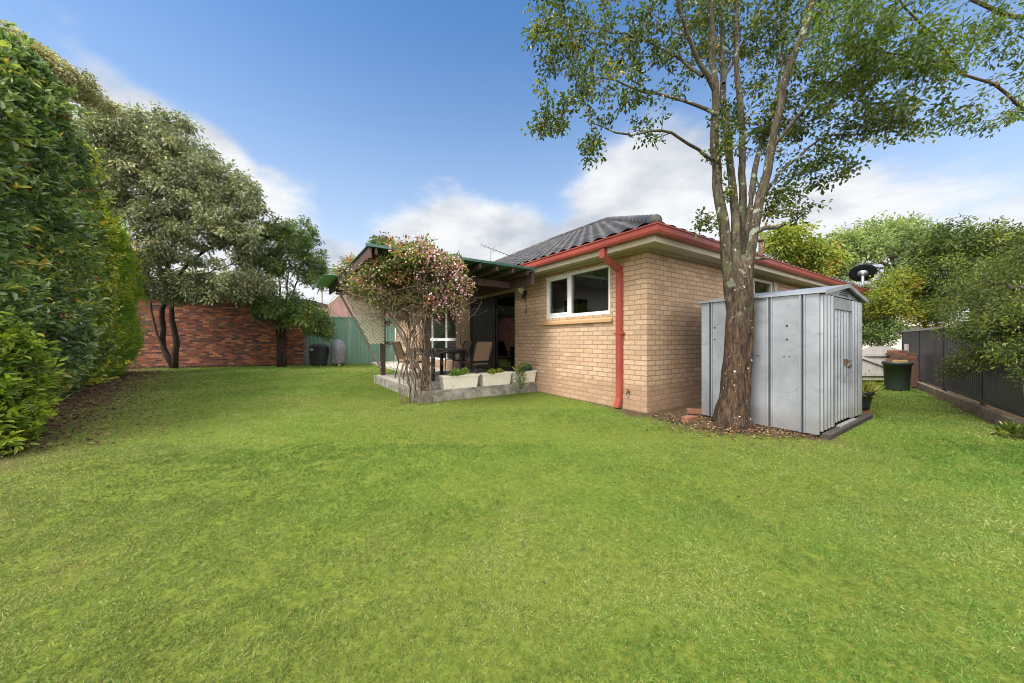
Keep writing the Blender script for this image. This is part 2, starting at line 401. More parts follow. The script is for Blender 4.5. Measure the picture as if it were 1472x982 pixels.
class MB:
    def __init__(self):
        self.v = []; self.f = []; self.mi = []; self.sm = []

    def add(self, vs, fs, mi=0, smooth=False):
        k = len(self.v)
        self.v += [tuple(x) for x in vs]
        for f in fs:
            self.f.append([i + k for i in f]); self.mi.append(mi); self.sm.append(smooth)
        return self

    def box(self, x0, x1, y0, y1, z0, z1, mi=0):
        vs = [(x0, y0, z0), (x1, y0, z0), (x1, y1, z0), (x0, y1, z0), (x0, y0, z1), (x1, y0, z1), (x1, y1, z1), (x0, y1, z1)]
        return self.add(vs, [(0, 3, 2, 1), (4, 5, 6, 7), (0, 1, 5, 4), (1, 2, 6, 5), (2, 3, 7, 6), (3, 0, 4, 7)], mi)

    def hexa(self, bot, top, mi=0):              # bot/top: 4 points each (counter-clockwise from above)
        return self.add(list(bot) + list(top), [(0, 3, 2, 1), (4, 5, 6, 7), (0, 1, 5, 4), (1, 2, 6, 5), (2, 3, 7, 6), (3, 0, 4, 7)], mi)

    def bar(self, a, b, w, h, mi=0, up=(0, 0, 1)):
        a = Vector(a); b = Vector(b); d = (b - a).normalized()
        s = d.cross(Vector(up))
        if s.length < 1e-4: s = Vector((1, 0, 0))
        s.normalize(); t = s.cross(d).normalized()
        s = s * w / 2; t = t * h / 2
        vs = [a - s - t, a + s - t, a + s + t, a - s + t, b - s - t, b + s - t, b + s + t, b - s + t]
        return self.add(vs, [(0, 1, 2, 3), (7, 6, 5, 4), (0, 4, 5, 1), (1, 5, 6, 2), (2, 6, 7, 3), (3, 7, 4, 0)], mi)

    def tube(self, pts, rad, n=8, mi=0, caps=True, prof=None):
        pts = [Vector(p) for p in pts]
        if not hasattr(rad, '__len__'): rad = [rad] * len(pts)
        vs = []; fs = []
        ref = Vector((0.31, 0.2, 0.9))
        for i, p in enumerate(pts):
            d = (pts[min(i + 1, len(pts) - 1)] - pts[max(i - 1, 0)])
            d = d.normalized() if d.length > 1e-9 else Vector((0, 0, 1))
            s = d.cross(ref)
            if s.length < 0.05: s = d.cross(Vector((1, 0, 0)))
            s.normalize(); t = d.cross(s)
            for k in range(n):
                a = 2 * pi * k / n
                r = rad[i] * (prof(a, i / (len(pts) - 1)) if prof else 1)
                vs.append(p + s * (cos(a) * r) + t * (sin(a) * r))
        for i in range(len(pts) - 1):
            for k in range(n):
                k2 = (k + 1) % n
                fs.append((i * n + k, i * n + k2, (i + 1) * n + k2, (i + 1) * n + k))
        if caps:
            fs.append(tuple(reversed(range(n)))); fs.append(tuple(range((len(pts) - 1) * n, len(pts) * n)))
        return self.add(vs, fs, mi, n > 5)

    def lathe(self, prof, n=24, c=(0, 0, 0), mi=0, fn=None):
        vs = []; fs = []
        for (r, z) in prof:
            for k in range(n):
                a = 2 * pi * k / n
                q = fn(a, z) if fn else 1.0
                vs.append((c[0] + r * q * cos(a), c[1] + r * q * sin(a), c[2] + z))
        for i in range(len(prof) - 1):
            for k in range(n):
                k2 = (k + 1) % n
                fs.append((i * n + k, i * n + k2, (i + 1) * n + k2, (i + 1) * n + k))
        fs.append(tuple(reversed(range(n)))); fs.append(tuple(range((len(prof) - 1) * n, len(prof) * n)))
        return self.add(vs, fs, mi, True)

    def build(self, name, mats, parent=None, bevel=0.0, loc=None, rz=0.0):
        me = bpy.data.meshes.new(name)
        me.from_pydata(self.v, [], self.f)
        if not isinstance(mats, (list, tuple)): mats = [mats]
        for m in mats: me.materials.append(MATS[m] if isinstance(m, str) else m)
        me.polygons.foreach_set('material_index', self.mi)
        me.polygons.foreach_set('use_smooth', self.sm)
        me.update()
        uv = me.uv_layers.new(name='UVMap')
        for p in me.polygons:
            nx, ny, nz = abs(p.normal.x), abs(p.normal.y), abs(p.normal.z)
            for li in p.loop_indices:
                c = me.vertices[me.loops[li].vertex_index].co
                uv.data[li].uv = (c.y, c.z) if nx >= ny and nx >= nz else ((c.x, c.z) if ny >= nz else (c.x, c.y))
        o = bpy.data.objects.new(name, me)
        COL.objects.link(o)
        if parent: o.parent = parent
        if loc is not None: o.location = loc
        if rz: o.rotation_euler = (0, 0, rz)
        if bevel:
            b = o.modifiers.new('bevel', 'BEVEL'); b.width = bevel; b.segments = 2; b.limit_method = 'ANGLE'
        return o


def quads_mesh(name, verts, quads, mat, parent=None, smooth=False, attrs=None):
    """verts (N,3) float, quads (M,4) int, as numpy arrays"""
    me = bpy.data.meshes.new(name)
    me.vertices.add(len(verts)); me.vertices.foreach_set('co', np.ascontiguousarray(verts, np.float32).ravel())
    k = quads.shape[1]
    me.loops.add(quads.size); me.loops.foreach_set('vertex_index', np.ascontiguousarray(quads, np.int32).ravel())
    me.polygons.add(len(quads)); me.polygons.foreach_set('loop_start', np.arange(0, quads.size, k, dtype=np.int32))
    me.polygons.foreach_set('use_smooth', np.full(len(quads), smooth))
    for an, av in (attrs or {}).items():
        a = me.attributes.new(an, 'FLOAT', 'POINT'); a.data.foreach_set('value', np.ascontiguousarray(av, np.float32))
    me.materials.append(MATS[mat])
    me.update(calc_edges=True)
    o = bpy.data.objects.new(name, me)
    COL.objects.link(o)
    if parent: o.parent = parent
    return o


def unit(a):
    return a / np.maximum(np.linalg.norm(a, axis=-1, keepdims=True), 1e-9)


def leaves(name, P, A, N, L, Wd, tint, mat, parent=None, fold=0.25):
    """six-point leaves folded along the midrib; P base points, A axis, N normal"""
    P = np.asarray(P, float); n = len(P)
    A = unit(A); S = unit(np.cross(A, N)); N = np.cross(S, A)
    L = np.broadcast_to(L, (n,))[:, None]; Wd = np.broadcast_to(Wd, (n,))[:, None]
    up = N * Wd * fold
    droop = -N * L * 0.12
    v = np.stack([P, P + A * L * .32 + S * Wd * .5 + up, P + A * L * .72 + S * Wd * .38 + up + droop * .4, P + A * L + droop,
                  P + A * L * .72 - S * Wd * .38 + up + droop * .4, P + A * L * .32 - S * Wd * .5 + up], 1).reshape(-1, 3)
    b = np.arange(n)[:, None] * 6
    q = np.concatenate([b + np.array([[0, 1, 2, 3]]), b + np.array([[0, 3, 4, 5]])], 1).reshape(-1, 4)
    if parent is not None:
        v = v - np.array(parent.location)[None]
    return quads_mesh(name, v, q, mat, parent, False, {'tint': np.repeat(np.clip(tint, 0, 1), 6)})


def rnd(n, k=3):
    return RNG.normal(size=(n, k))


def catmull(pts, step):
    pts = [np.array(p, float) for p in pts]
    P = [2 * pts[0] - pts[1]] + pts + [2 * pts[-1] - pts[-2]]
    out = []
    for i in range(1, len(P) - 2):
        a, b, c, d = P[i - 1], P[i], P[i + 1], P[i + 2]
        m = max(1, int(np.linalg.norm(c - b) / step))
        for k in range(m):
            t = k / m
            out.append(0.5 * ((2 * b) + (-a + c) * t + (2 * a - 5 * b + 4 * c - d) * t * t + (-a + 3 * b - 3 * c + d) * t ** 3))
    out.append(pts[-1])
    return np.array(out)


class Tree:
    def __init__(self, name, label, cat, base, group=None):
        self.root = empty(name, base, 0, label, cat, group)
        self.base = np.array(base)
        self.paths = []                          # (points, radii)
        self.nodes = np.zeros((0, 3)); self.nr = np.zeros(0); self.nt = np.zeros(0)
        self.ends = []

    def limb(self, pts, r0, r1, step=0.25, wob=0.02, attach_from=0.0):
        p = catmull(pts, step)
        w = rnd(len(p)) * wob; w[0] = 0
        p = p + w
        r = np.linspace(0, 1, len(p)); r = r0 + (r1 - r0) * r ** 0.85
        self.paths.append((p, r))
        k = int(len(p) * attach_from)
        self.nodes = np.vstack([self.nodes, p[k:]]); self.nr = np.concatenate([self.nr, r[k:]])
        return p

    def grow(self, A, twig=0.006, rmax=0.05, sag=0.10, wob=0.05, up=0.15):
        root = self.nodes.mean(0)
        d = np.array([np.min(np.linalg.norm(self.nodes - a, axis=1)) for a in A])
        for a in A[np.argsort(d)]:
            dv = self.nodes - a
            dist = np.linalg.norm(dv, axis=1) + np.maximum(0, dv[:, 2]) * 0.6 - self.nr * 2.0
            j = int(np.argmin(dist)); q = self.nodes[j]
            ln = np.linalg.norm(a - q)
            if ln < 0.05: continue
            m = max(3, min(9, int(ln / 0.18)))
            t = np.linspace(0, 1, m)[:, None]
            off = rnd(1) * wob * ln
            p = q + (a - q) * t + off * np.sin(t * pi) + np.array([0, 0, 1]) * np.sin(t * pi) * up * ln
            p[1:-1] += rnd(m - 2) * wob * 0.35 * ln
            r0 = min(self.nr[j] * 0.7, twig + 0.012 * ln, rmax)
            r0 = max(r0, twig)
            r = np.linspace(r0, twig * 0.6, m)
            self.paths.append((p, r))
            self.nodes = np.vstack([self.nodes, p[1:]]); self.nr = np.concatenate([self.nr, r[1:]])
            self.ends.append(p)

    def wood(self, mat, trunkmat=None, nsplit=0, thick=0.02, prof=None, name='trunk', bname='branches'):
        mb = MB(); tb = MB()
        for k, (p, r) in enumerate(self.paths):
            p = p - self.base
            if k < nsplit:
                tb.tube(p, list(r), 20, 0, True, prof if k == 0 else None)
            else:
                mb.tube(p, list(r), 9 if r[0] > thick else (5 if r[0] > thick * .4 else 3), 0, False)
        if nsplit:
            tb.build(name, trunkmat or mat, self.root)
            if mb.v: mb.build(bname, mat, self.root)
        else:
            mb.build(name, mat, self.root)

    def foliage(self, per, spread, L, Wd, mat, name='crown', droop=0.3, tintv=0.25, along=0.5, fold=0.25, bias=0.0, flat=1.0):
        E = self.ends
        P = []; A = []; T = []
        for p in E:
            n = max(1, int(RNG.poisson(per)))
            m = len(p)
            t = 1 - RNG.random(n) ** 1.5 * along
            idx = t * (m - 1); i0 = np.minimum(idx.astype(int), m - 2); fr = (idx - i0)[:, None]
            c = p[i0] * (1 - fr) + p[i0 + 1] * fr
            off = unit(rnd(n)) * (RNG.random((n, 1)) ** 0.6) * spread
            off[:, 2] *= flat
            P.append(c + off)
            d = unit(p[-1] - p[0])
            A.append(unit(off) * 0.7 + d * 0.5 + rnd(n) * 0.5 - np.array([0, 0, droop]))
            T.append(np.full(n, RNG.normal(0, tintv)))
        P = np.concatenate(P); A = np.concatenate(A); T = np.concatenate(T)
        n = len(P)
        N = rnd(n) * 0.8 + np.array([0, 0, 1.0])
        s = RNG.uniform(0.65, 1.25, n)
        tint = np.clip(0.45 + bias + T * 0.6 + RNG.normal(0, 0.2, n), 0, 1)
        return leaves(name, P, A, N, L * s, Wd * s, tint, mat, self.root, fold)


def blob_pts(blobs):
    """blobs: (px, py, Y, rx_px, ry_px, depth_m, count)"""
    out = []
    for (px, py, Y, rx, ry, dep, cnt) in blobs:
        c = np.array(W(px, py, Y)); rx = rx / F * Y; ry = ry / F * Y
        d = unit(rnd(cnt)) * RNG.random((cnt, 1)) ** 0.42
        out.append(c + d * np.array([rx, dep, ry]))
    return np.concatenate(out)


def vnoise(x, y, sc, seed=0):
    x = np.asarray(x, float) / sc + 91.7 + seed * 13.1; y = np.asarray(y, float) / sc + 47.3 + seed * 7.7
    xi = np.floor(x).astype(np.int64); yi = np.floor(y).astype(np.int64)
    fx = x - xi; fy = y - yi
    fx = fx * fx * (3 - 2 * fx); fy = fy * fy * (3 - 2 * fy)

    def h(a, b):
        s = np.sin(a * 127.1 + b * 311.7 + seed * 74.7) * 43758.5453
        return s - np.floor(s)
    return (h(xi, yi) * (1 - fx) + h(xi + 1, yi) * fx) * (1 - fy) + (h(xi, yi + 1) * (1 - fx) + h(xi + 1, yi + 1) * fx) * fy


def fbm(x, y, sc, seed=0):
    return (vnoise(x, y, sc, seed) * .5 + vnoise(x, y, sc * .47, seed + 1) * .28 + vnoise(x, y, sc * .22, seed + 2) * .15 + vnoise(x, y, sc * .1, seed + 3) * .07)


# ------------------------------------------------------------------ lines of the plot
HN1 = np.array([-7.6, 5.35]); HD = np.array([-0.669, 0.743]); HNI = np.array([-0.743, -0.669])   # hedge face, inward normal
FN1 = np.array([10.9, 9.28]); FD = np.array([-0.653, -0.757]); FOUT = np.array([0.757, -0.653])   # right fence
GW0 = np.array([-18.4, 14.2]); GW1 = np.array([-10.3, 17.0])                                     # red brick wall
SHED = Vector((3.815, 4.273, 0)); TREE = Vector((3.05, 4.78, 0))


def local_uv(x, y):
    dx = x - CORNER.x; dy = y - CORNER.y
    return dx * BX + dy * BY, -dx * BY + dy * BX      # v, u


def seg_dist(x, y, a, b):
    ax, ay = a; bx, by = b
    t = np.clip(((x - ax) * (bx - ax) + (y - ay) * (by - ay)) / ((bx - ax) ** 2 + (by - ay) ** 2), 0, 1)
    return np.hypot(x - ax - t * (bx - ax), y - ay - t * (by - ay))


def soil_mask(x, y):
    nz = fbm(x, y, 1.1, 5) - 0.5
    nf = fbm(x, y, 0.35, 9) - 0.5
    m = np.zeros_like(x)
    hd = -((x - HN1[0]) * HNI[0] + (y - HN1[1]) * HNI[1])
    m = np.maximum(m, 1 - np.clip((hd - 0.15 + nz * 1.2 + nf * .5) / 0.8, 0, 1))
    m = np.maximum(m, 1 - np.clip((seg_dist(x, y, GW0, GW1) - 0.35 + nz * .6) / 0.5, 0, 1))
    dt = np.hypot(x - TREE.x, y - TREE.y)
    m = np.maximum(m, 1 - np.clip((dt - 0.24 + nf * .5) / 0.3, 0, 1))
    v, u = local_uv(x, y)
    side = seg_dist(x, y, (CORNER.x, CORNER.y), (2.9, 5.4))
    m = np.maximum(m, 1 - np.clip((side - 0.28 + nf * .7) / 0.3, 0, 1))
    e = np.where((u > 0) & (u < 3.0), -v, 9)
    m = np.maximum(m, (1 - np.clip((e - 0.04 + nf * .15) / 0.12, 0, 1)))
    inside = (v > 0) & (v < 11.5) & (u < 0) & (u > -.8)
    m = np.maximum(m, np.where(inside & (v < 3), 1, 0))
    fd = (x - FN1[0]) * FOUT[0] + (y - FN1[1]) * FOUT[1]
    m = np.maximum(m, np.where(fd > -0.2, 1, 0))
    shed = seg_dist(x, y, (SHED.x - .8, SHED.y + 1.18), (SHED.x, SHED.y))
    m = np.maximum(m, (1 - np.clip((shed - 0.08 + nf * .3) / 0.25, 0, 1)))
    return m


def dry_mask(x, y):
    hd = -((x - HN1[0]) * HNI[0] + (y - HN1[1]) * HNI[1])
    d = 0.9 * (1 - np.clip((hd - 0.5) / 2.6, 0, 1))
    d = np.maximum(d, 0.75 * (1 - np.clip(np.hypot(x + 2.5, (y - 1.9) * .8) / 1.6, 0, 1) ** 1))
    dt = np.hypot(x - TREE.x - .1, y - TREE.y + .3)
    d = np.maximum(d, 0.95 * (1 - np.clip((dt - 0.3) / 1.2, 0, 1)))
    patch = np.clip((fbm(x, y, 1.7, 21) - 0.47) * 3.4, 0, 0.75)
    patch2 = np.clip((fbm(x, y, 0.5, 33) - 0.5) * 3.0, 0, 0.6)
    d = np.maximum(d, patch * .6) * .8 + patch2 * .2
    brown = (1 - np.clip(np.hypot(x + 2.35, (y - 1.75)) / .8, 0, 1)) * np.clip(fbm(x, y, .3, 91) * 2.2 - .5, 0, 1)
    return np.clip(np.maximum(d, brown) + 0.04, 0, 1)


def blocked(x, y):
    v, u = local_uv(x, y)
    b = (v > -0.02) & (v < 11.6) & (u > -0.02) & (u < 15.2)
    b |= (v > -2.82) & (v < 0.1) & (u > 2.92) & (u < 7.0)
    b |= (v > -1.3) & (v < 0.1) & (u > 6.9) & (u < 15.2)
    dx = x - SHED.x; dy = y - SHED.y
    sv = dx * BX + dy * BY; su = -dx * BY + dy * BX
    b |= (sv > -.02) & (sv < 2.0) & (su > -.12) & (su < 1.44)
    fd = (x - FN1[0]) * FOUT[0] + (y - FN1[1]) * FOUT[1]
    b |= fd > -0.22
    # back fence and red wall line
    nx, ny = -(GW1[1] - GW0[1]), (GW1[0] - GW0[0])
    gl = ((x - GW0[0]) * nx + (y - GW0[1]) * ny) / math.hypot(nx, ny)
    b |= gl > -0.05
    b |= y > 17.6
    hd = -((x - HN1[0]) * HNI[0] + (y - HN1[1]) * HNI[1])
    b |= hd < -0.4
    return b


# ------------------------------------------------------------------ ground
xs = np.unique(np.concatenate([np.linspace(-400, -24, 14), np.arange(-24, 20, 0.16), np.linspace(20, 400, 14)]))
ys = np.unique(np.concatenate([np.linspace(-120, -2, 10), np.arange(-2, 20, 0.16), np.linspace(20, 500, 16)]))
gx, gy = np.meshgrid(xs, ys)
gz = np.where((np.abs(gx) < 20) & (gy < 19) & (gy > -2), (fbm(gx, gy, 2.2, 3) - 0.5) * 0.03, 0) - 0.012
nxg, nyg = len(xs), len(ys)
idx = np.arange(nxg * nyg).reshape(nyg, nxg)
q = np.stack([idx[:-1, :-1], idx[:-1, 1:], idx[1:, 1:], idx[1:, :-1]], -1).reshape(-1, 4)
ground = quads_mesh('ground', np.stack([gx, gy, gz], -1).reshape(-1, 3), q, 'ground_soil', None, True, {'soil': soil_mask(gx, gy).ravel()})
tag(ground, kind='structure')

# lawn blades: short couch grass, denser near the camera
def lawn():
    bands = [(0.7, 1.6, 30000), (1.6, 2.6, 19000), (2.6, 4.0, 9500), (4.0, 6.0, 4200), (6.0, 9.0, 2000), (9.0, 13.0, 900), (13.0, 18.0, 500)]
    X = []; Y = []; Wd = []; Ln = []
    for y0, y1, dens in bands:
        xl = -(1.6 * y1 + 0.8); xr = 1.6 * y1 + 0.8
        n = int((xr - xl) * (y1 - y0) * dens)
        x = RNG.uniform(xl, xr, n); y = RNG.uniform(y0, y1, n)
        k = (np.abs(x) < 1.6 * y + 0.8) & ~blocked(x, y)
        s = soil_mask(x, y); k &= RNG.random(n) > s * 0.93
        # tufts: thin the gaps between clumps
        tuft = fbm(x, y, 0.10, 55)
        k &= RNG.random(n) < np.clip(0.35 + (tuft - 0.36) * 4.2, 0.25, 1)
        x = x[k]; y = y[k]
        d = np.hypot(x, y)
        X.append(x); Y.append(y)
        Wd.append(0.0011 + 0.00078 * d)
        Ln.append(np.full(len(x), 0.018) + 0.0021 * d)
    x = np.concatenate(X); y = np.concatenate(Y); w = np.concatenate(Wd); ln = np.concatenate(Ln)
    n = len(x)
    s = RNG.uniform(0.55, 1.35, n)
    tall = fbm(x, y, 0.6, 71)
    s *= 0.75 + 0.6 * tall
    s *= 1 - 0.4 * soil_mask(x, y)
    z = (fbm(x, y, 2.2, 3) - 0.5) * 0.03 - 0.012
    z = np.where((np.abs(x) < 20) & (y < 19) & (y > -2), z, -.012)
    a = RNG.uniform(0, 2 * pi, n) + (fbm(x, y, 0.4, 81) - .5) * 4
    lean = RNG.uniform(0.15, 1.25, n)
    A = np.stack([np.cos(a) * np.sin(lean), np.sin(a) * np.sin(lean), np.cos(lean)], -1)
    b = RNG.uniform(0, 2 * pi, n)
    S = unit(np.cross(A, np.stack([np.cos(b), np.sin(b), np.zeros(n)], -1)))
    P = np.stack([x, y, z - 0.004], -1)
    L = (ln * s)[:, None]; wv = (w * RNG.uniform(.7, 1.3, n))[:, None]
    bend = np.array([0, 0, -1.0]) * L * 0.22
    v = np.stack([P - S * wv * .5, P + S * wv * .5, P + A * L * .6 + S * wv * .4, P + A * L + bend], 1).reshape(-1, 3)
    q = np.arange(n * 4).reshape(-1, 4)
    tint = np.clip(0.14 + (fbm(x, y, 1.6, 41) - .5) * .8 + (fbm(x, y, .25, 43) - .5) * .5 + .30 + RNG.normal(0, .2, n), 0, 1)
    dry = np.clip(dry_mask(x, y) * RNG.uniform(.2, 1.6, n) + (RNG.random(n) < 0.05) * .6, 0, 1)
    o = quads_mesh('lawn_grass', v, q, 'grass_blade', None, False, {'tint': np.repeat(tint, 4), 'dry': np.repeat(dry, 4)})
    tag(o, 'short patchy green lawn of couch grass with straw coloured patches', 'grass', kind='stuff')
    print('blades', n)


lawn()


def litter(name, label, fn, n, L, mat='litter_leaf', zj=0.02):
    P = fn(n)
    m = len(P)
    A = rnd(m); A[:, 2] *= 0.25
    N = rnd(m) * 0.45 + np.array([0, 0, 1.0])
    s = RNG.uniform(.5, 1.3, m)
    P = np.column_stack([P, RNG.uniform(0.0, zj, m)])
    o = leaves(name, P, A, N, L * s, L * .5 * s, RNG.random(m), mat)
    tag(o, label, 'leaf litter', kind='stuff')


def near_tree(n):
    a = RNG.uniform(0, 2 * pi, n); r = np.abs(RNG.normal(0, 0.33, n)) + 0.1
    p = np.column_stack([TREE.x + np.cos(a) * r * 1.3, TREE.y + np.sin(a) * r * .8])
    q = np.column_stack([RNG.uniform(2.2, 3.8, n), RNG.uniform(4.2, 5.6, n)])
    d = seg_dist(q[:, 0], q[:, 1], (2.25, 5.5), (3.8, 4.15)); q = q[d < 0.28]
    p = np.vstack([p, q])
    dx = p[:, 0] - SHED.x; dy = p[:, 1] - SHED.y
    sv = dx * BX + dy * BY; su = -dx * BY + dy * BX
    v, u = local_uv(p[:, 0], p[:, 1])
    k = ~((sv > -.02) & (sv < 2) & (su > -.05) & (su < 1.44)) & ~((v > 0) & (u > 0))
    return p[k]


def near_hedge(n):
    s = RNG.uniform(-3, 10.5, n); d = np.abs(RNG.normal(0, .7, n)) - 0.2
    return np.column_stack([HN1[0] + HD[0] * s - HNI[0] * d, HN1[1] + HD[1] * s - HNI[1] * d])


def near_wall(n):
    t = RNG.uniform(0.1, 1, n); d = np.abs(RNG.normal(0, .3, n)) + .02
    dd = (GW1 - GW0) / np.linalg.norm(GW1 - GW0)
    return np.column_stack([GW0[0] + (GW1 - GW0)[0] * t + dd[1] * d, GW0[1] + (GW1 - GW0)[1] * t - dd[0] * d])


def on_lawn(n):
    y = RNG.uniform(1.3, 12, n); x = RNG.uniform(-1.5, 1.5, n) * y
    k = ~blocked(x, y)
    return np.column_stack([x[k], y[k]])


litter('leaf_litter', 'brown fallen leaves round the foot of the big speckled tree and shed', near_tree, 3400, 0.035)
litter('leaf_litter', 'brown fallen leaves and mulch along the foot of the tall hedge', near_hedge, 7500, 0.05)
litter('leaf_litter', 'dark dry leaves along the foot of the red brick wall', near_wall, 3500, 0.06, zj=.05)

litter('fallen_leaves', 'few brown and yellow leaves scattered over the open lawn', on_lawn, 110, 0.03, zj=.03)

# ------------------------------------------------------------------ house
house = empty('brick_house', CORNER, ANG, 'tan brick bungalow with dark tiled hip roof and red gutters', 'house')
LV, LU, HT = 11.5, 15.0, 2.74


def wall_strip(mb, axis, length, z0, z1, ops, t0, t1, start=0.0):
    """wall along y (axis 'u') or x (axis 'v'); ops (a, b, zlo, zhi)"""
    def bx(a, b, c, d):
        if b - a < 1e-4 or d - c < 1e-4: return
        if axis == 'u': mb.box(t0, t1, a, b, c, d)
        else: mb.box(a, b, t0, t1, c, d)
    cur = start
    for (a, b, lo, hi) in sorted(ops):
        bx(cur, a, z0, z1); bx(a, b, z0, lo); bx(a, b, hi, z1); cur = b
    bx(cur, length, z0, z1)


WIN = (0.77, 2.63, 1.69, 2.63)
DOOR = (3.87, 6.44, 0.34, 2.46)
WIN2 = (7.49, 10.78, 0.45, 2.46)
SW1 = (3.1, 5.20, 1.55, 2.66)
SW2 = (7.3, 9.1, 1.55, 2.66)
PL = 0.24
mb = MB(); wall_strip(mb, 'u', LU, PL, HT, [WIN, DOOR, WIN2], 0.0, 0.22)
mb.build('wall', 'tan_brick', house)
mb = MB(); wall_strip(mb, 'v', LV, PL, HT, [SW1, SW2], 0.0, 0.22, start=0.2205)
mb.build('wall', 'tan_brick', house)
mb = MB(); mb.box(0.2205, LV, LU - 0.22, LU, 0, HT); wall_strip(mb, 'u', LU - 0.2205, 0, HT, [(1.0, 3.0, 1.3, 2.4), (4.0, 6.6, .5, 2.4), (8.0, 13.5, .5, 2.4)], LV - .22, LV, start=.2205)  # rear openings, out of view, added to let daylight into the rooms
mb.build('wall', 'tan_brick', house)
mb = MB(); mb.box(-0.012, 0.22, -0.012, LU, -0.05, PL); mb.box(0.2205, LV, -0.012, 0.22, -0.05, PL)
mb.build('plinth', 'tan_brick', house)
mb = MB(); mb.box(-0.012, 0.001, 14.86, LU, PL, HT); mb.build('corner_pier', 'loose_brick', house)


def window(name, a, b, lo, hi, muls, transom=None, axis='u', mat='white_frame', fw=0.065, glass='window_glass'):
    def bx(m, p, q, c, d, x0, x1):
        if axis == 'u': m.box(x0, x1, p, q, c, d)
        else: m.box(p, q, x0, x1, c, d)
    f = MB()
    x0, x1 = 0.03, 0.11
    bx(f, a, a + fw, lo, hi, x0, x1); bx(f, b - fw, b, lo, hi, x0, x1)
    bx(f, a + fw, b - fw, lo, lo + fw, x0, x1); bx(f, a + fw, b - fw, hi - fw, hi, x0, x1)
    cur = [a + fw] + [m for m in muls] + [b - fw]
    for m in muls: bx(f, m - fw / 2, m + fw / 2, lo + fw, hi - fw, x0, x1)
    if transom:
        for i in range(len(cur) - 1):
            bx(f, cur[i] + (fw / 2 if i else 0), cur[i + 1] - (fw / 2 if i < len(cur) - 2 else 0), transom - .05, transom + .05, x0 + .003, x1 - .003)
    fo = f.build(name, mat, house, bevel=0.004)
    zs = [(lo + fw, hi - fw)] if not transom else [(lo + fw, transom - .05), (transom + .05, hi - fw)]
    for i in range(len(cur) - 1):
        for (c, d) in zs:
            p = MB(); bx(p, cur[i] + (fw / 2 if i else 0), cur[i + 1] - (fw / 2 if i < len(cur) - 2 else 0), c, d, 0.069, 0.069)
            p.f = p.f[5:6] if axis == 'u' else p.f[2:3]; p.mi = p.mi[:1]; p.sm = p.sm[:1]
            p.build('pane', glass, fo)
    return fo


w1 = window('window', *WIN, [1.86])
mb = MB(); fw = 0.04   # opening sash of the left hand light
a, b, lo, hi = 1.893, 2.563, WIN[2] + .066, WIN[3] - .066
mb.box(.022, .06, a, a + fw, lo, hi); mb.box(.022, .06, b - fw, b, lo, hi); mb.box(.022, .06, a + fw, b - fw, lo, lo + fw); mb.box(.022, .06, a + fw, b - fw, hi - fw, hi)
mb.build('sash', 'white_frame', w1, bevel=.003)
mb = MB()   # sloping brick sill
mb.hexa([(-0.05, .70, 1.53), (0.10, .70, 1.57), (0.10, 2.80, 1.57), (-0.05, 2.80, 1.53)],
        [(-0.05, .70, 1.60), (0.10, .70, 1.688), (0.10, 2.80, 1.688), (-0.05, 2.80, 1.60)])
mb.build('window_sill', 'sill_block', house, bevel=.012)
window('window', *WIN2, [8.4, 9.8], transom=1.22)
window('window', *SW1, [4.15], axis='v')
window('window', *SW2, [8.2], axis='v')
for x0 in (5.205, 7.13):
    mb = MB(); mb.box(x0, x0 + .165, -.02, .001, 1.5, 2.66); mb.build('window_trim', 'cream_paint', house)

# sliding door with a screen leaf
a, b, lo, hi = DOOR
mb = MB(); t = .05
mb.box(.02, .14, a, a + t, lo, hi); mb.box(.02, .14, b - t, b, lo, hi); mb.box(.02, .14, a + t, b - t, hi - t, hi); mb.box(.02, .14, a + t, b - t, lo, lo + .04)
door = mb.build('sliding_door', 'door_frame', house, bevel=.003)
mb = MB(); m = 5.0; s = .055
mb.box(.085, .12, a + t, a + t + s, lo + .04, hi - t); mb.box(.085, .12, m - s, m, lo + .04, hi - t); mb.box(.085, .12, a + t + s, m - s, lo + .04, lo + .12); mb.box(.085, .12, a + t + s, m - s, hi - t - s, hi - t)
lf = mb.build('door_leaf', 'door_frame', door)
mb = MB(); mb.box(.10, .106, a + t + s, m - s, lo + .12, hi - t - s); mb.build('glass_pane', 'door_glass', door)
mb = MB(); mb.box(.03, .06, m - .02, m + .04, lo + .04, hi - t); mb.box(.03, .06, b - t - s, b - t, lo + .04, hi - t); mb.box(.03, .06, m + .04, b - t - s, lo + .04, lo + .14); mb.box(.03, .06, m + .04, b - t - s, hi - t - s, hi - t)
mb.box(.025, .055, 5.04, 5.075, lo + .1, hi - .1)
mb.build('screen_frame', 'door_frame', door)
mb = MB(); mb.box(.042, .048, m + .04, b - t - s, lo + .14, hi - t - s); mb.build('screen_mesh', 'screen_mesh', door)
mb = MB(); mb.tube([(.02, 5.02, 1.30), (-.01, 5.02, 1.31), (-.01, 5.02, 1.43), (.02, 5.02, 1.44)], .007, 8); mb.build('door_handle', 'steel', door)
mb = MB(); mb.box(-.32, -.02, 3.9, 6.4, .2, .33); mb.build('door_step', 'concrete', house, bevel=.01)
mb = MB(); mb.tube([(0, 6.95, 1.02), (-.06, 6.95, 1.05), (-.075, 6.95, 1.2), (-.06, 6.95, 1.38), (0, 6.95, 1.42)], .012, 8)
mb.build('grab_handle', 'black_metal', house)


def ring(prof, r=(0, LV, 0, LU)):
    m = MB(); x0, x1, y0, y1 = r; vs = []; fs = []; k = len(prof)
    for (o, z) in prof: vs += [(x0 - o, y0 - o, z), (x1 + o, y0 - o, z), (x1 + o, y1 + o, z), (x0 - o, y1 + o, z)]
    for i in range(k):
        j = (i + 1) % k
        for c in range(4):
            d = (c + 1) % 4
            fs.append((i * 4 + c, j * 4 + c, j * 4 + d, i * 4 + d))
    return m.add(vs, fs)


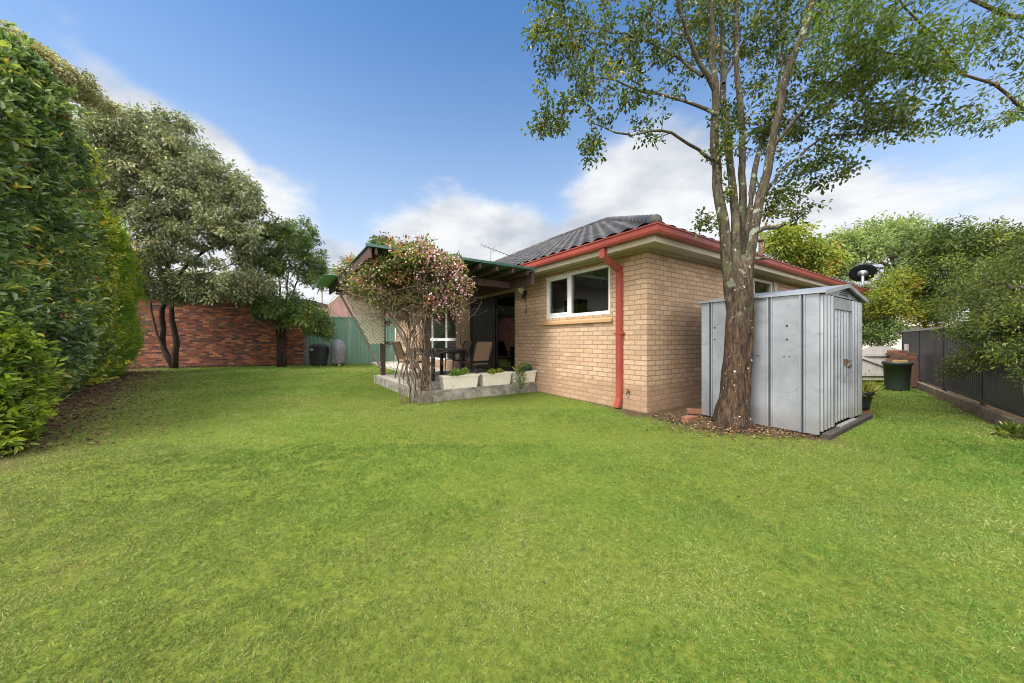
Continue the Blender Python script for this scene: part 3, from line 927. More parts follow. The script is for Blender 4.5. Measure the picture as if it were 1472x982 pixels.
ring([(.425, 2.765), (.53, 2.765), (.545, 2.80), (.545, 2.875), (.56, 2.88), (.56, 2.90), (.535, 2.90), (.53, 2.80), (.425, 2.80)]).build('gutter', 'red_paint', house)
ring([(.395, 2.675), (.42, 2.675), (.42, 2.90), (.395, 2.90)]).build('fascia', 'cream_paint', house)
ring([(-.05, 2.735), (.39, 2.725), (.39, 2.74), (-.05, 2.75)]).build('soffit', 'soffit_paint', house)
ring([(0.0015, 2.69), (.022, 2.69), (.022, 2.73), (.0015, 2.73)]).build('eave_moulding', 'cream_paint', house)

TP = 0.493; EO = 0.48; ZE = 2.90


def roof():
    vs = []; qs = []; off = 0
    DEP = (LV + 2 * EO) / 2
    corners = [((-EO, LU + EO), (0, -1), (1, 0), LU + 2 * EO), ((-EO, -EO), (1, 0), (0, 1), LV + 2 * EO),
               ((LV + EO, -EO), (0, 1), (-1, 0), LU + 2 * EO), ((LV + EO, LU + EO), (-1, 0), (0, -1), LV + 2 * EO)]
    ts = []; c = 0.32; k = 0
    while k * c < DEP:
        ts += [k * c, k * c + .012, k * c + .16, k * c + c - .001]; k += 1
    ts = np.array([t for t in ts if t <= DEP] + [DEP])
    for (e, d, w, L) in corners:
        ss = np.arange(0, L + .03, .0375)
        S, T = np.meshgrid(ss, ts)
        S = np.clip(S, T, L - T)
        ph = (S / 0.30) % 1.0
        wave = 0.045 * (np.abs(np.sin(ph * pi)) ** 0.8) - 0.012
        step = 0.034 * (1 - (T / c) % 1.0)
        Z = ZE + TP * T + wave + step
        X = e[0] + d[0] * S + w[0] * T; Y = e[1] + d[1] * S + w[1] * T
        ny_, nx_ = S.shape
        vs.append(np.stack([X, Y, Z], -1).reshape(-1, 3))
        i = np.arange(nx_ * ny_).reshape(ny_, nx_) + off
        qs.append(np.stack([i[:-1, :-1], i[:-1, 1:], i[1:, 1:], i[1:, :-1]], -1).reshape(-1, 4))
        off += nx_ * ny_
    o = quads_mesh('roof', np.concatenate(vs), np.concatenate(qs), 'roof_tile', house, False)
    mb = MB()
    zr = ZE + TP * DEP + .04
    rx = LV / 2; ra = DEP - EO; rb = LU + EO - DEP
    lines = [((-EO, -EO, ZE + .05), (rx, ra, zr)), ((LV + EO, -EO, ZE + .05), (rx, ra, zr)), ((-EO, LU + EO, ZE + .05), (rx, rb, zr)), ((LV + EO, LU + EO, ZE + .05), (rx, rb, zr)), ((rx, ra, zr), (rx, rb, zr))]
    for a, b in lines:
        a = Vector(a); b = Vector(b); n = int((b - a).length / .38)
        for i in range(n):
            p = a.lerp(b, i / n); q2 = a.lerp(b, (i + 1.12) / n)
            mb.tube([p, p.lerp(q2, .03), q2], [.088, .092, .08], 12)
    mb.build('ridge_cap', 'roof_tile', o)
    mb = MB()   # white mortar strip under the first tiles
    ring([(EO - .02, 2.895), (EO, 2.895), (EO, 2.925), (EO - .02, 2.925)]).build('bedding_strip', 'white_frame', o)
    mb = MB(); p = H(7.6, 1.6) - CORNER
    mb.tube([(6.9, .9, 3.3), (6.9, .9, 4.15)], .05, 10); mb.lathe([(.0, 4.15), (.09, 4.16), (.09, 4.22), (.0, 4.27)], 12, (6.9, .9, 0))
    mb.build('vent_pipe', 'brick_dull', o)


roof()

# red downpipe
mb = MB(); uu = .52; w = .05
mb.box(-.51, -.43, uu - w, uu + w, 2.63, 2.762)
mb.hexa([(-.51, uu - w, 2.63), (-.43, uu - w, 2.63), (-.43, uu + w, 2.63), (-.51, uu + w, 2.63)][::1],
        [(-.51, uu - w, 2.6301), (-.43, uu - w, 2.6301), (-.43, uu + w, 2.6301), (-.51, uu + w, 2.6301)])
mb.hexa([(-.51, uu - w, 2.60), (-.09, uu - w, 2.42), (-.09, uu + w, 2.42), (-.51, uu + w, 2.60)],
        [(-.43, uu - w, 2.63), (-.012, uu - w, 2.50), (-.012, uu + w, 2.50), (-.43, uu + w, 2.63)])
mb.hexa([(-.51, uu - w, 2.60), (-.43, uu - w, 2.60), (-.43, uu + w, 2.60), (-.51, uu + w, 2.60)],
        [(-.51, uu - w, 2.63), (-.43, uu - w, 2.63), (-.43, uu + w, 2.63), (-.51, uu + w, 2.63)])
mb.box(-.088, -.013, uu - w, uu + w, .18, 2.49)
mb.hexa([(-.15, uu - w, .02), (-.075, uu - w, .02), (-.075, uu + w, .02), (-.15, uu + w, .02)],
        [(-.088, uu - w, .18), (-.013, uu - w, .18), (-.013, uu + w, .18), (-.088, uu + w, .18)])
mb.box(-.093, -.002, uu - w - .04, uu + w + .04, 1.30, 1.335)
mb.build('downpipe', 'red_paint', house, bevel=.006)
mb = MB(); mb.tube([(-.06, 14.7, .1), (-.06, 14.7, 2.7)], .045, 10); mb.build('downpipe', 'white_frame', house)
# hose tap
mb = MB(); mb.tube([(0, .34, .30), (-.07, .34, .30), (-.09, .34, .26)], .013, 8); mb.tube([(-.05, .34, .30), (-.05, .34, .34)], .008, 8); mb.bar((-.05, .31, .34), (-.05, .37, .34), .012, .01)
mb.build('garden_tap', 'dark_green_plastic', house)
# rooms behind the glass
mb = MB(); mb.box(.225, LV - .225, .225, LU - .225, .20, .30); mb.build('interior_floor', 'interior_floor', house)
mb = MB(); mb.box(.225, LV - .225, .225, LU - .225, 2.68, 2.70); mb.build('interior_ceiling', 'interior_wall', house)
mb = MB(); mb.box(5.6, 5.7, .225, 3.19, .3, 2.67); mb.box(.225, 6.5, 3.2, 3.3, .3, 2.67); mb.box(3.4, 3.5, 5.6, 7.0, .3, 2.67); mb.build('interior_wall', 'interior_wall', house)
mb = MB(); mb.box(.5, 3.3, 3.15 - .62, 3.15, .3, 1.95); mb.box(3.75, 4.58, .6, 2.9, .3, 1.25); mb.build('kitchen_cabinets', 'fridge_white', house)
mb = MB(); mb.box(.45, .75, 2.05, 2.5, 1.72, 2.12); mb.build('microwave', 'interior_dark', house)
mb = MB(); mb.box(3.1, 3.8, .8, 1.5, .3, 2.1); mb.build('refrigerator', 'fridge_white', house, bevel=.02)

# indoor shelf with pot plant behind the sliding door
sh = empty('display_shelf', H(.62, 4.66, .30), ANG, 'dark open shelf unit seen through the glass door', 'shelf')
for z in (.0, .42, .82, 1.22):
    mb = MB(); mb.box(0, .3, -.36, .36, z, z + .03); mb.build('shelf_board', 'interior_dark', sh)
mb = MB()
for (x, y) in ((0, -.36), (0, .34), (.28, -.36), (.28, .34)): mb.box(x, x + .02, y, y + .02, .03, 1.22)
mb.box(.281, .299, -.34, .34, .85, 1.22)
mb.build('shelf_frame', 'interior_dark', sh)
ip = empty('indoor_pot_plant', H(.77, 4.6, 1.552), ANG, 'dark spiky potted plant on top of the indoor shelf behind glass', 'plant')
mb = MB(); mb.lathe([(.06, 0), (.085, .16), (.08, .17), (.07, .15)], 14); mb.build('pot', 'interior_dark', ip)
k = 26; a = RNG.uniform(0, 2 * pi, k); ax = np.column_stack([np.cos(a) * .8, np.sin(a) * .8, RNG.uniform(.5, 1.3, k)])
leaves('foliage', np.tile(np.array(ip.location) + [0, 0, .15], (k, 1)), ax, rnd(k) * .2 + [0, 0, 1], .36, .05, RNG.random(k), 'dark_houseplant', ip)

# ------------------------------------------------------------------ patio
pat = empty('patio', H(0, 0, 0), ANG); tag(pat, kind='structure')
mb = MB(); mb.box(-2.72, -.013, 3.13, 6.98, -.05, .20); mb.box(-1.25, -.013, 6.985, LU, -.05, .10); mb.build('slab', 'pale_concrete', pat, bevel=.01)
mb = MB(); mb.box(-2.80, -.013, 2.93, 3.128, -.05, .215); mb.build('kerb', 'concrete', pat, bevel=.012)
mb = MB(); mb.box(-2.80, -2.722, 3.13, 6.98, -.05, .19); mb.build('kerb', 'concrete', pat, bevel=.01)

# ------------------------------------------------------------------ pergola
pg = empty('patio_pergola', H(0, 0, 0), ANG, 'brown timber patio pergola with green corrugated roof sheets', 'pergola')
PV0, PV1, PU0, PU1 = -3.85, -.56, 2.38, 7.75
ZR = 2.56
for k, (v0, v1, mt) in enumerate([(PV0, PV1, 'green_sheet')]):
    uu = np.arange(PU0 - .03, PU1 + .03, .0127)
    rows = np.linspace(v0 - .05, v1 + .03, 9)
    U_, V_ = np.meshgrid(uu, rows)
    Z_ = ZR + .155 + .009 * np.sin(U_ / .076 * 2 * pi) + (V_ - v1) * -.0 + .012 * np.sin(V_ * 2.1 + 1)
    ny_, nx_ = U_.shape
    vs = np.concatenate([np.stack([V_, U_, Z_], -1).reshape(-1, 3), np.stack([V_, U_, Z_ - .006], -1).reshape(-1, 3)])
    i = np.arange(nx_ * ny_).reshape(ny_, nx_); j = i + nx_ * ny_
    q1 = np.stack([i[:-1, :-1], i[:-1, 1:], i[1:, 1:], i[1:, :-1]], -1).reshape(-1, 4)
    q2 = q1[:, ::-1] + nx_ * ny_
    e1 = np.stack([i[0, :-1], j[0, :-1], j[0, 1:], i[0, 1:]], -1); e2 = np.stack([i[-1, :-1], j[-1, :-1], j[-1, 1:], i[-1, 1:]], -1)
    e3 = np.stack([i[:-1, 0], j[:-1, 0], j[1:, 0], i[1:, 0]], -1); e4 = np.stack([i[:-1, -1], j[:-1, -1], j[1:, -1], i[1:, -1]], -1)
    quads_mesh('roof_sheet', vs, np.concatenate([q1, q2, e1, e2, e3, e4]), mt, pg, True)
mb = MB(); mb.box(PV0 - .35, PV0 + .05, 5.6, PU1 + .12, ZR + .172, ZR + .18); mb.build('roof_sheet', 'teal_sheet', pg)
mb = MB(); mb.box(PV0 - .07, PV1 + .05, PU0 - .05, PU0 - .035, ZR + .135, ZR + .182); mb.build('edge_flashing', 'green_sheet', pg)
mb = MB()
for v in np.linspace(PV0 + .1, PV1 - .12, 9): mb.box(v - .02, v + .02, PU0, PU1, ZR + .03, ZR + .135)
mb.build('rafters', 'brown_timber', pg)
mb = MB(); mb.box(PV1 + .0, PV1 + .05, PU0, PU1, ZR - .17, ZR + .12); mb.build('wall_beam', 'brown_timber', pg, bevel=.004)
mb = MB(); mb.box(PV0 - .02, PV0 + .03, PU0, PU1, ZR - .04, ZR + .13); mb.build('outer_beam', 'brown_timber', pg, bevel=.004)
for u in (3.25, 6.75):
    mb = MB(); mb.box(PV0 + .04, PV1 - .01, u - .03, u + .03, ZR - .145, ZR - .002); mb.build('cross_beam', 'brown_timber', pg, bevel=.004)
    mb = MB(); mb.box(-2.66, -2.54, u - .06, u + .06, .2 if u < 5 else .195, ZR - .147); mb.build('post', 'brown_timber', pg, bevel=.006)
mb = MB(); mb.bar((-2.68, 3.16, .45), (-3.72, 3.16, 2.44), .045, .09, up=(0, 1, 0)); mb.build('brace', 'grey_timber', pg)
mb = MB(); mb.bar((-2.68, 6.66, .42), (-3.72, 6.66, 2.44), .045, .09, up=(0, 1, 0)); mb.build('brace', 'grey_timber', pg)


# lattice panel
def clip_seg(p, d, poly):
    t0, t1 = -1e9, 1e9
    n = len(poly)
    for i in range(n):
        a = poly[i]; b = poly[(i + 1) % n]
        nx, ny = -(b[1] - a[1]), b[0] - a[0]
        num = nx * (p[0] - a[0]) + ny * (p[1] - a[1]); den = nx * d[0] + ny * d[1]
        if abs(den) < 1e-9:
            if num < 0: return None
            continue
        t = -num / den
        if den > 0: t0 = max(t0, t)
        else: t1 = min(t1, t)
    return (t0, t1) if t1 > t0 + .01 else None


poly = [(-2.98, 1.10), (-2.60, 1.10), (-2.60, 2.40), (-3.62, 2.40)]
mb = MB()
for sgn, y in ((1, 6.60), (-1, 6.606)):
    d = (cos(pi / 4), sin(pi / 4) * sgn)
    for c in np.arange(-6, 6, .074):
        p = (-d[1] * c + -3.0, d[0] * c + 1.8)
        r = clip_seg(p, d, poly)
        if r: mb.bar((p[0] + d[0] * r[0], y, p[1] + d[1] * r[0]), (p[0] + d[0] * r[1], y, p[1] + d[1] * r[1]), .005, .036, up=(0, 1, 0)) if False else mb.bar((p[0] + d[0] * r[0], y, p[1] + d[1] * r[0]), (p[0] + d[0] * r[1], y, p[1] + d[1] * r[1]), .048, .005, up=(0, 1, 0))
mb.build('lattice_panel', 'lattice_paint', pg)

pp = empty('garden_stake', H(-2.93, 3.05, 0), 0, 'thin white pole standing in the grass beside the vine covered post', 'pole')
mb = MB(); mb.tube([(0, 0, 0), (.01, 0, 1.2), (0, .01, 2.3)], .013, 8); mb.build('pole', 'white_metal', pp)
for (px, py, lab) in ((557, 466, 'upper small white hanging pot by the lattice panel'), (557, 497, 'lower small white hanging pot with trailing plant by the lattice panel')):
    p = W(px, py, 10.2)
    hp = empty('hanging_pot', p, 0, lab, 'hanging pot', 'hanging pots at the end of the patio')
    mb = MB(); mb.lathe([(.06, -.07), (.095, .06), (.09, .06), (.06, 0)], 16); mb.build('pot', 'white_metal', hp)
    mb = MB()
    for a in (0, 2.1, 4.2): mb.tube([(cos(a) * .085, sin(a) * .085, .05), (0, 0, .36)], .002, 4)
    mb.tube([(0, 0, .36), (0, 0, 2.55 - p.z if py < 480 else .56)], .002, 4)
    mb.build('hanger', 'steel', hp)
    k = 60; d = unit(rnd(k)); d[:, 2] = np.abs(d[:, 2]) * .5
    leaves('foliage', np.array(p) + [0, 0, .05] + d * .05 + (RNG.random((k, 1)) < .35) * np.array([0, 0, -.0]), d - np.array([0, 0, .4]) * RNG.random((k, 1)), rnd(k) + [0, 0, 1], .09, .03, RNG.random(k), 'shrub_leaf', hp)

# ------------------------------------------------------------------ table and chairs
TB = H(-1.55, 5.25, .2)
tb = empty('outdoor_table', TB, ANG, 'black framed dining table with brown slatted top under the pergola', 'table')
mb = MB()
for k in range(6): mb.box(-.45 + k * .152, -.45 + k * .152 + .142, -.8, .8, .755, .78)
mb.build('tabletop', 'table_wood', tb, bevel=.003)
mb = MB(); mb.box(-.44, .44, -.78, -.74, .69, .753); mb.box(-.44, .44, .74, .78, .69, .753); mb.box(-.46, -.442, -.78, .78, .69, .753); mb.box(.442, .46, -.78, .78, .69, .753); mb.build('apron', 'black_metal', tb)
for (x, y) in ((-.4, -.7), (.4, -.7), (-.4, .7), (.4, .7)):
    mb = MB(); mb.box(x - .04, x + .04, y - .04, y + .04, 0, .689); mb.build('leg', 'black_metal', tb)


def chair():
    c = empty('patio_chair', (0, 0, 0), 0, 'x', 'chair', 'sling chairs round the patio table')
    mb = MB(); mb.add([(-.24, -.22, .43), (.24, -.22, .43), (.24, .22, .41), (-.24, .22, .41), (-.24, -.22, .445), (.24, -.22, .445), (.24, .22, .425), (-.24, .22, .425)],
                      [(0, 3, 2, 1), (4, 5, 6, 7), (0, 1, 5, 4), (1, 2, 6, 5), (2, 3, 7, 6), (3, 0, 4, 7)])
    mb.build('seat', 'tan_sling', c)
    mb = MB(); vs = []
    for i in range(7):
        t = i / 6; y = .22 + .16 * t ** 1.1; z = .50 + .46 * t
        vs += [(-.23, y, z), (.23, y, z), (.23, y + .012, z), (-.23, y + .012, z)]
    fs = []
    for i in range(6):
        for k in range(4): fs.append((i * 4 + k, i * 4 + (k + 1) % 4, (i + 1) * 4 + (k + 1) % 4, (i + 1) * 4 + k))
    fs += [(3, 2, 1, 0), (24, 25, 26, 27)]
    mb.add(vs, fs); mb.build('backrest', 'tan_sling', c)
    for s in (-1, 1):
        mb = MB(); mb.tube([(s * .26, .20, .40), (s * .26, .22, .5), (s * .255, .39, .97)], .014, 8); mb.build('back_frame', 'black_metal', c)
        mb = MB(); mb.tube([(s * .27, -.24, 0), (s * .27, -.22, .62)], .014, 8); mb.build('leg', 'black_metal', c)
        mb = MB(); mb.tube([(s * .27, .30, 0), (s * .26, .2, .42)], .014, 8); mb.build('leg', 'black_metal', c)
        mb = MB(); mb.box(s * .27 - .025, s * .27 + .025, -.26, .30, .62, .645); mb.build('armrest', 'black_metal', c)
        mb = MB(); mb.bar((s * .25, -.23, .425), (s * .25, .22, .41), .025, .03); mb.build('seat_rail', 'black_metal', c)
    return c


def copy_tree(o, parent=None):
    c = o.copy(); COL.objects.link(c); c.parent = parent
    for ch in o.children: copy_tree(ch, c)
    return c


ch0 = chair()
spots = [(H(-1.02, 4.12, .2), ANG + pi + 0.15, 'sling chair with tan backrest facing the camera side of the patio, nearest the glass door'),
         (H(-2.2, 5.55, .2), ANG + pi / 2 + .1, 'sling chair mostly hidden behind the vine covered post'),
         (H(-.82, 5.65, .2), ANG - pi / 2, 'sling chair on the far side of the patio table beside the brick wall')]
for i, (p, rz, lab) in enumerate(spots):
    o = ch0 if i == 0 else copy_tree(ch0)
    o.location = p; o.rotation_euler = (0, 0, rz); o['label'] = lab

# ------------------------------------------------------------------ planters
def trough_mesh(L):
    mb = MB(); n = 26; vs = []; fs = []
    z = [0, .02, .235, .237, .27]
    def rect(hx, hy, zz):
        pts = []
        for k in range(n): pts.append((-hx + 2 * hx * k / n, -hy - (.004 if k % 2 else 0) * (1 if zz < .236 else 0), zz))
        for k in range(6): pts.append((hx, -hy + 2 * hy * k / 6, zz))
        for k in range(n): pts.append((hx - 2 * hx * k / n, hy + (.004 if k % 2 else 0) * (1 if zz < .236 else 0), zz))
        for k in range(6): pts.append((-hx, hy - 2 * hy * k / 6, zz))
        return pts
    hx = L / 2
    loops = [rect(hx - .05, .075, 0), rect(hx - .022, .098, .235), rect(hx, .115, .237), rect(hx, .115, .27), rect(hx - .018, .097, .27), rect(hx - .03, .09, .235)]
    m = len(loops[0])
    for lp in loops: vs += lp
    for i in range(len(loops) - 1):
        for k in range(m): fs.append((i * m + k, i * m + (k + 1) % m, (i + 1) * m + (k + 1) % m, (i + 1) * m + k))
    fs.append(tuple(reversed(range(m)))); fs.append(tuple(range((len(loops) - 1) * m, len(loops) * m)))
    mb.add(vs, fs); return mb


for (v, L, lab, mt, kind) in ((-1.97, .84, 'cream ribbed trough planter beside the brown post, with lime succulents', 'succulent_leaf', 0),
                              (-1.10, .78, 'middle cream ribbed trough planter with low sparse green plants', 'lime_leaf', 1),
                              (-.36, .70, 'cream ribbed trough planter against the brick wall with blue green and yellow foliage', 'bluegreen_leaf', 2)):
    p = H(v, 3.03, .216)
    t = empty('trough_planter', p, ANG, lab, 'planter', 'trough planters on the patio kerb')
    trough_mesh(L).build('trough', 'cream_plastic', t)
    mb = MB(); mb.box(-L / 2 + .035, L / 2 - .035, -.085, .085, .2, .245); mb.build('soil', 'pot_soil', t)
    P = []; A = []
    cl = [(-.15, .09, .11), (.05, .06, .08), (.22, .05, .10), (.30, .03, .10)] if kind == 0 else ([(-.2, .06, .08), (.02, .07, .06), (.22, .06, .06)] if kind == 1 else [(-.2, .1, .14), (0, .12, .17), (.2, .12, .15), (.28, .10, .12)])
    lx = np.array([BX, BY, 0])
    for (cx, sp, hh) in cl:
        k = 90 if kind != 2 else 190
        d = unit(rnd(k)); d[:, 2] = np.abs(d[:, 2]); d *= np.array([1, 1, hh / sp])
        c = np.array(p) + lx * cx + [0, 0, .25]
        rr = RNG.random((k, 1)) ** .5 * sp
        P.append(c + d * rr); A.append(d + rnd(k) * .3 + [0, 0, .3])
    P = np.concatenate(P); A = np.concatenate(A)
    leaves('foliage', P, A, rnd(len(P)) + [0, 0, .5], .075 if kind != 1 else .06, .028, RNG.random(len(P)), mt, t)
    if kind == 2:
        k = 260
        c = np.array(p) + lx * RNG.uniform(-.3, -.02, k)[:, None] + [0, 0, .25]
        leaves('grassy_foliage', c, rnd(k) * .35 + [0, 0, 1.0], rnd(k), RNG.uniform(.1, .24, k), .010, RNG.random(k), 'straw_leaf', t)
        k = 420   # trailing plant hanging over the end
        tt = RNG.random(k); sp = .04 + .05 * np.sin(tt * pi)
        c = np.array(H(-.76, 2.93, .52)) + np.column_stack([RNG.normal(0, 1, k) * sp, RNG.normal(0, .5, k) * sp - .02, -tt * .38])
        leaves('trailing_foliage', c, rnd(k) * .7 + [0, -.3, -.6], rnd(k), .045, .016, RNG.random(k), 'shrub_leaf', t)

# ------------------------------------------------------------------ wall light
wl = empty('security_light', H(0, 3.39, 2.38), ANG, 'black security floodlight with sensor and cable on the brick wall', 'light')
mb = MB(); mb.box(-.03, 0, -.05, .05, -.06, .04); mb.tube([(-.03, 0, 0), (-.09, 0, .03)], .012, 8); mb.box(-.1, -.03, -.035, .035, -.14, -.06); mb.build('sensor_bracket', 'black_metal', wl, bevel=.004)
mb = MB(); mb.lathe([(.02, 0), (.07, .03), (.075, .09), (.065, .09)], 16); hd = mb.build('lamp_head', 'white_metal', wl); hd.location = (-.1, .02, .08); hd.rotation_euler = (0, R(-115), .4)
mb = MB(); mb.tube([(-.01, .02, -.1), (-.012, .0, -.25), (-.012, -.06, -.38), (-.012, -.03, -.47)], .006, 6); mb.lathe([(.005, -.52), (.03, -.5), (.02, -.46), (.005, -.45)], 8, (-.02, -.03, 0)); mb.build('cable', 'cable_brown', wl)

# ------------------------------------------------------------------ shed
sd = empty('garden_shed', SHED, ANG, 'small zinc garden shed with dented grey wall and low gable roof', 'shed')
SL, SWD, SH_ = 1.44, 1.98, 1.79      # along u (side), along v (front), wall height


def ribbed(mb, a, b, z0, z1, axis, pos, sgn, ribs, rw=.035, rd=.014, th=.012):
    """a sheet from a to b with raised ribs"""
    prof = [(a, 0)]
    for r in ribs: prof += [(r - rw, 0), (r - rw * .6, rd), (r + rw * .6, rd), (r + rw, 0)]
    prof.append((b, 0))
    def pt(s, d, z): return (s, pos + sgn * d, z) if axis == 'v' else (pos + sgn * d, s, z)
    vs = []; fs = []
    for (s, d) in prof: vs += [pt(s, d, z0), pt(s, d, z1), pt(s, d - th, z0), pt(s, d - th, z1)]
    for i in range(len(prof) - 1):
        k = i * 4; m = k + 4
        fs += [(k, m, m + 1, k + 1), (k + 2, k + 3, m + 3, m + 2), (k, k + 2, m + 2, m), (k + 1, m + 1, m + 3, k + 3)]
    fs += [(0, 1, 3, 2), (len(vs) - 4, len(vs) - 2, len(vs) - 1, len(vs) - 3)]
    mb.add(vs, fs)


mb = MB(); ribs = []
for c in (.165, .52, .875, 1.30): ribs += [c - .022, c + .022]
ribbed(mb, 0.0, SL, .02, SH_, 'u', 0.0, -1, ribs, rw=.012, rd=.022)
mb.build('side_panel', 'zinc_sheet', sd)
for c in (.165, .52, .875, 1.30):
    mb = MB(); mb.box(-.004, -.0015, c - .007, c + .007, .03, SH_ - .01); mb.build('lap_shadow_strip', 'dish_grey', sd)  # dark strip at each lap joint, standing in for its shadow gap
mb = MB(); ribbed(mb, 0.0, SL, .02, SH_, 'u', SWD, 1, [.2, .5, .8, 1.1, 1.3], rd=.012); mb.build('side_panel', 'zinc_sheet', sd)
mb = MB(); ribbed(mb, 0.002, SWD - .002, .02, SH_, 'v', SL + .0, 1, list(np.arange(.2, 1.9, .25)), rd=.012); mb.build('rear_panel', 'zinc_sheet', sd)
mb = MB()
ribbed(mb, .002, .56, .06, SH_ - .01, 'v', 0.0, -1, [.08, .22, .36, .49], rw=.034, rd=.02)
ribbed(mb, 1.42, SWD - .002, .06, SH_ - .01, 'v', 0.0, -1, [1.50, 1.66, 1.80, 1.91], rw=.034, rd=.02)
mb.build('front_panel', 'zinc_sheet', sd)
mb = MB(); ribbed(mb, .585, 1.395, .07, 1.62, 'v', 0.03, -1, [.66, .80, .94, 1.08, 1.22, 1.34], rw=.030, rd=.018); dr = mb.build('shed_door', 'zinc_sheet', sd)
mb = MB(); mb.box(.56, .583, -.01, .04, .06, 1.70); mb.box(1.397, 1.42, -.012, .04, .06, 1.70); mb.box(.583, 1.397, -.014, .02, 1.62, 1.70); mb.build('door_jamb', 'zinc_sheet', sd)
mb = MB(); mb.box(.56, 1.42, -.004, .012, 1.702, SH_ - .012); mb.build('door_header', 'zinc_sheet', sd)
mb = MB(); mb.box(1.17, 1.24, .0, .022, .84, .93); mb.tube([(1.2, .0, .90), (1.2, -.04, .90), (1.2, -.045, .82), (1.2, -.0, .82)], .008, 8); mb.box(1.205, 1.235, -.03, -.005, .79, .83); mb.box(1.30, 1.33, -.01, .02, .88, .91); mb.build('padlock', 'cable_brown', dr)
mb = MB(); mb.box(.6, 1.38, -.075, -.02, .045, .065); mb.build('sill_strip', 'zinc_sheet', sd)
# gable front
zr = 1.95
mb = MB()
mb.add([(0.0, -.005, SH_), (SWD, -.005, SH_), (SWD / 2, -.005, zr), (0, .01, SH_), (SWD, .01, SH_), (SWD / 2, .01, zr)], [(0, 1, 2), (5, 4, 3), (0, 2, 5, 3), (2, 1, 4, 5), (1, 0, 3, 4)])
mb.add([(0.0, SL - .01, SH_), (SWD, SL - .01, SH_), (SWD / 2, SL - .01, zr), (0, SL, SH_), (SWD, SL, SH_), (SWD / 2, SL, zr)], [(0, 1, 2), (5, 4, 3), (0, 2, 5, 3), (2, 1, 4, 5), (1, 0, 3, 4)])
mb.build('gable', 'zinc_sheet', sd)
mb = MB()
for r in range(3):
    for c in range(4):
        x = .80 + c * .11 + (r % 2) * .03; z = 1.822 + r * .028
        if r == 2 and c in (0, 3): continue
        mb.box(x, x + .075, -.012, -.0055, z, z + .013)
mb.build('vent_slots', 'black_metal', sd)
mb = MB()
for s in (0, 1):
    x0 = -.03 if s == 0 else SWD + .05; sl = (zr - SH_) / (SWD / 2)
    z0 = SH_ - .055 * sl + .012
    xm = SWD / 2
    y0, y1 = -.07, SL + .06
    mb.add([(x0, y0, z0), (xm, y0, zr + .012), (xm, y1, zr + .012), (x0, y1, z0), (x0, y0, z0 + .012), (xm, y0, zr + .024), (xm, y1, zr + .024), (x0, y1, z0 + .012)],
           [(0, 1, 2, 3), (7, 6, 5, 4), (0, 4, 5, 1), (1, 5, 6, 2), (2, 6, 7, 3), (3, 7, 4, 0)])
    mb.bar((x0, y0, z0 - .004), (xm, y0, zr + .004), .012, .05)
    mb.bar((x0, y0, z0 + .0), (x0, y1, z0 + .0), .012, .018)
mb.build('shed_roof', 'zinc_sheet', sd)
mb = MB(); mb.box(-.02, SWD + .1, -.11, -.022, -.02, .045); mb.box(.02, SWD - .02, .03, SL - .03, -.02, .02); mb.build('base_skid', 'timber_skid', sd)
for (u, z, q) in [(u, .98, .006) for u in (.30, .36, .66, .72, 1.02, 1.08)] + [(u, z, .010) for u in (.33, 1.24) for z in (1.2, 1.38)]:
    mb = MB(); mb.box(-.008, -.001, u - q, u + q, z, z + 2 * q); mb.build('screw', 'black_metal', sd)

# pot right of the shed
p = Vector((5.79, 5.76, 0))
pt = empty('plant_pot', p, 0, 'black plastic pot with straw coloured plant beside the shed', 'plant pot')
mb = MB(); mb.lathe([(.135, .06), (.14, .12), (.18, .30), (.20, .31), (.20, .36), (.185, .36), (.17, .30)], 28); mb.box(-.11, .11, -.11, .11, -.01, .06, 1); mb.build('pot', ['black_plastic', 'loose_brick'], pt)
k = 500; a = RNG.uniform(0, 2 * pi, k); r = RNG.random(k) ** .5 * .18
leaves('foliage', np.array(p) + np.column_stack([np.cos(a) * r, np.sin(a) * r, np.full(k, .32)]), rnd(k) * .5 + [0, 0, .9], rnd(k), RNG.uniform(.08, .26, k), .014, RNG.random(k), 'straw_leaf', pt)

for (x, y, rz, lab) in ((2.62, 5.08, .5, 'orange loose brick lying in leaf litter nearest the lawn'), (2.98, 5.62, -.3, 'orange loose brick lying between the house wall and the shed')):
    mb = MB(); mb.box(-.115, .115, -.055, .055, 0, .076); o = mb.build('loose_brick', 'loose_brick', None, bevel=.006, loc=(x, y, 0), rz=rz)
    tag(o, lab, 'brick', 'loose bricks by the house corner')

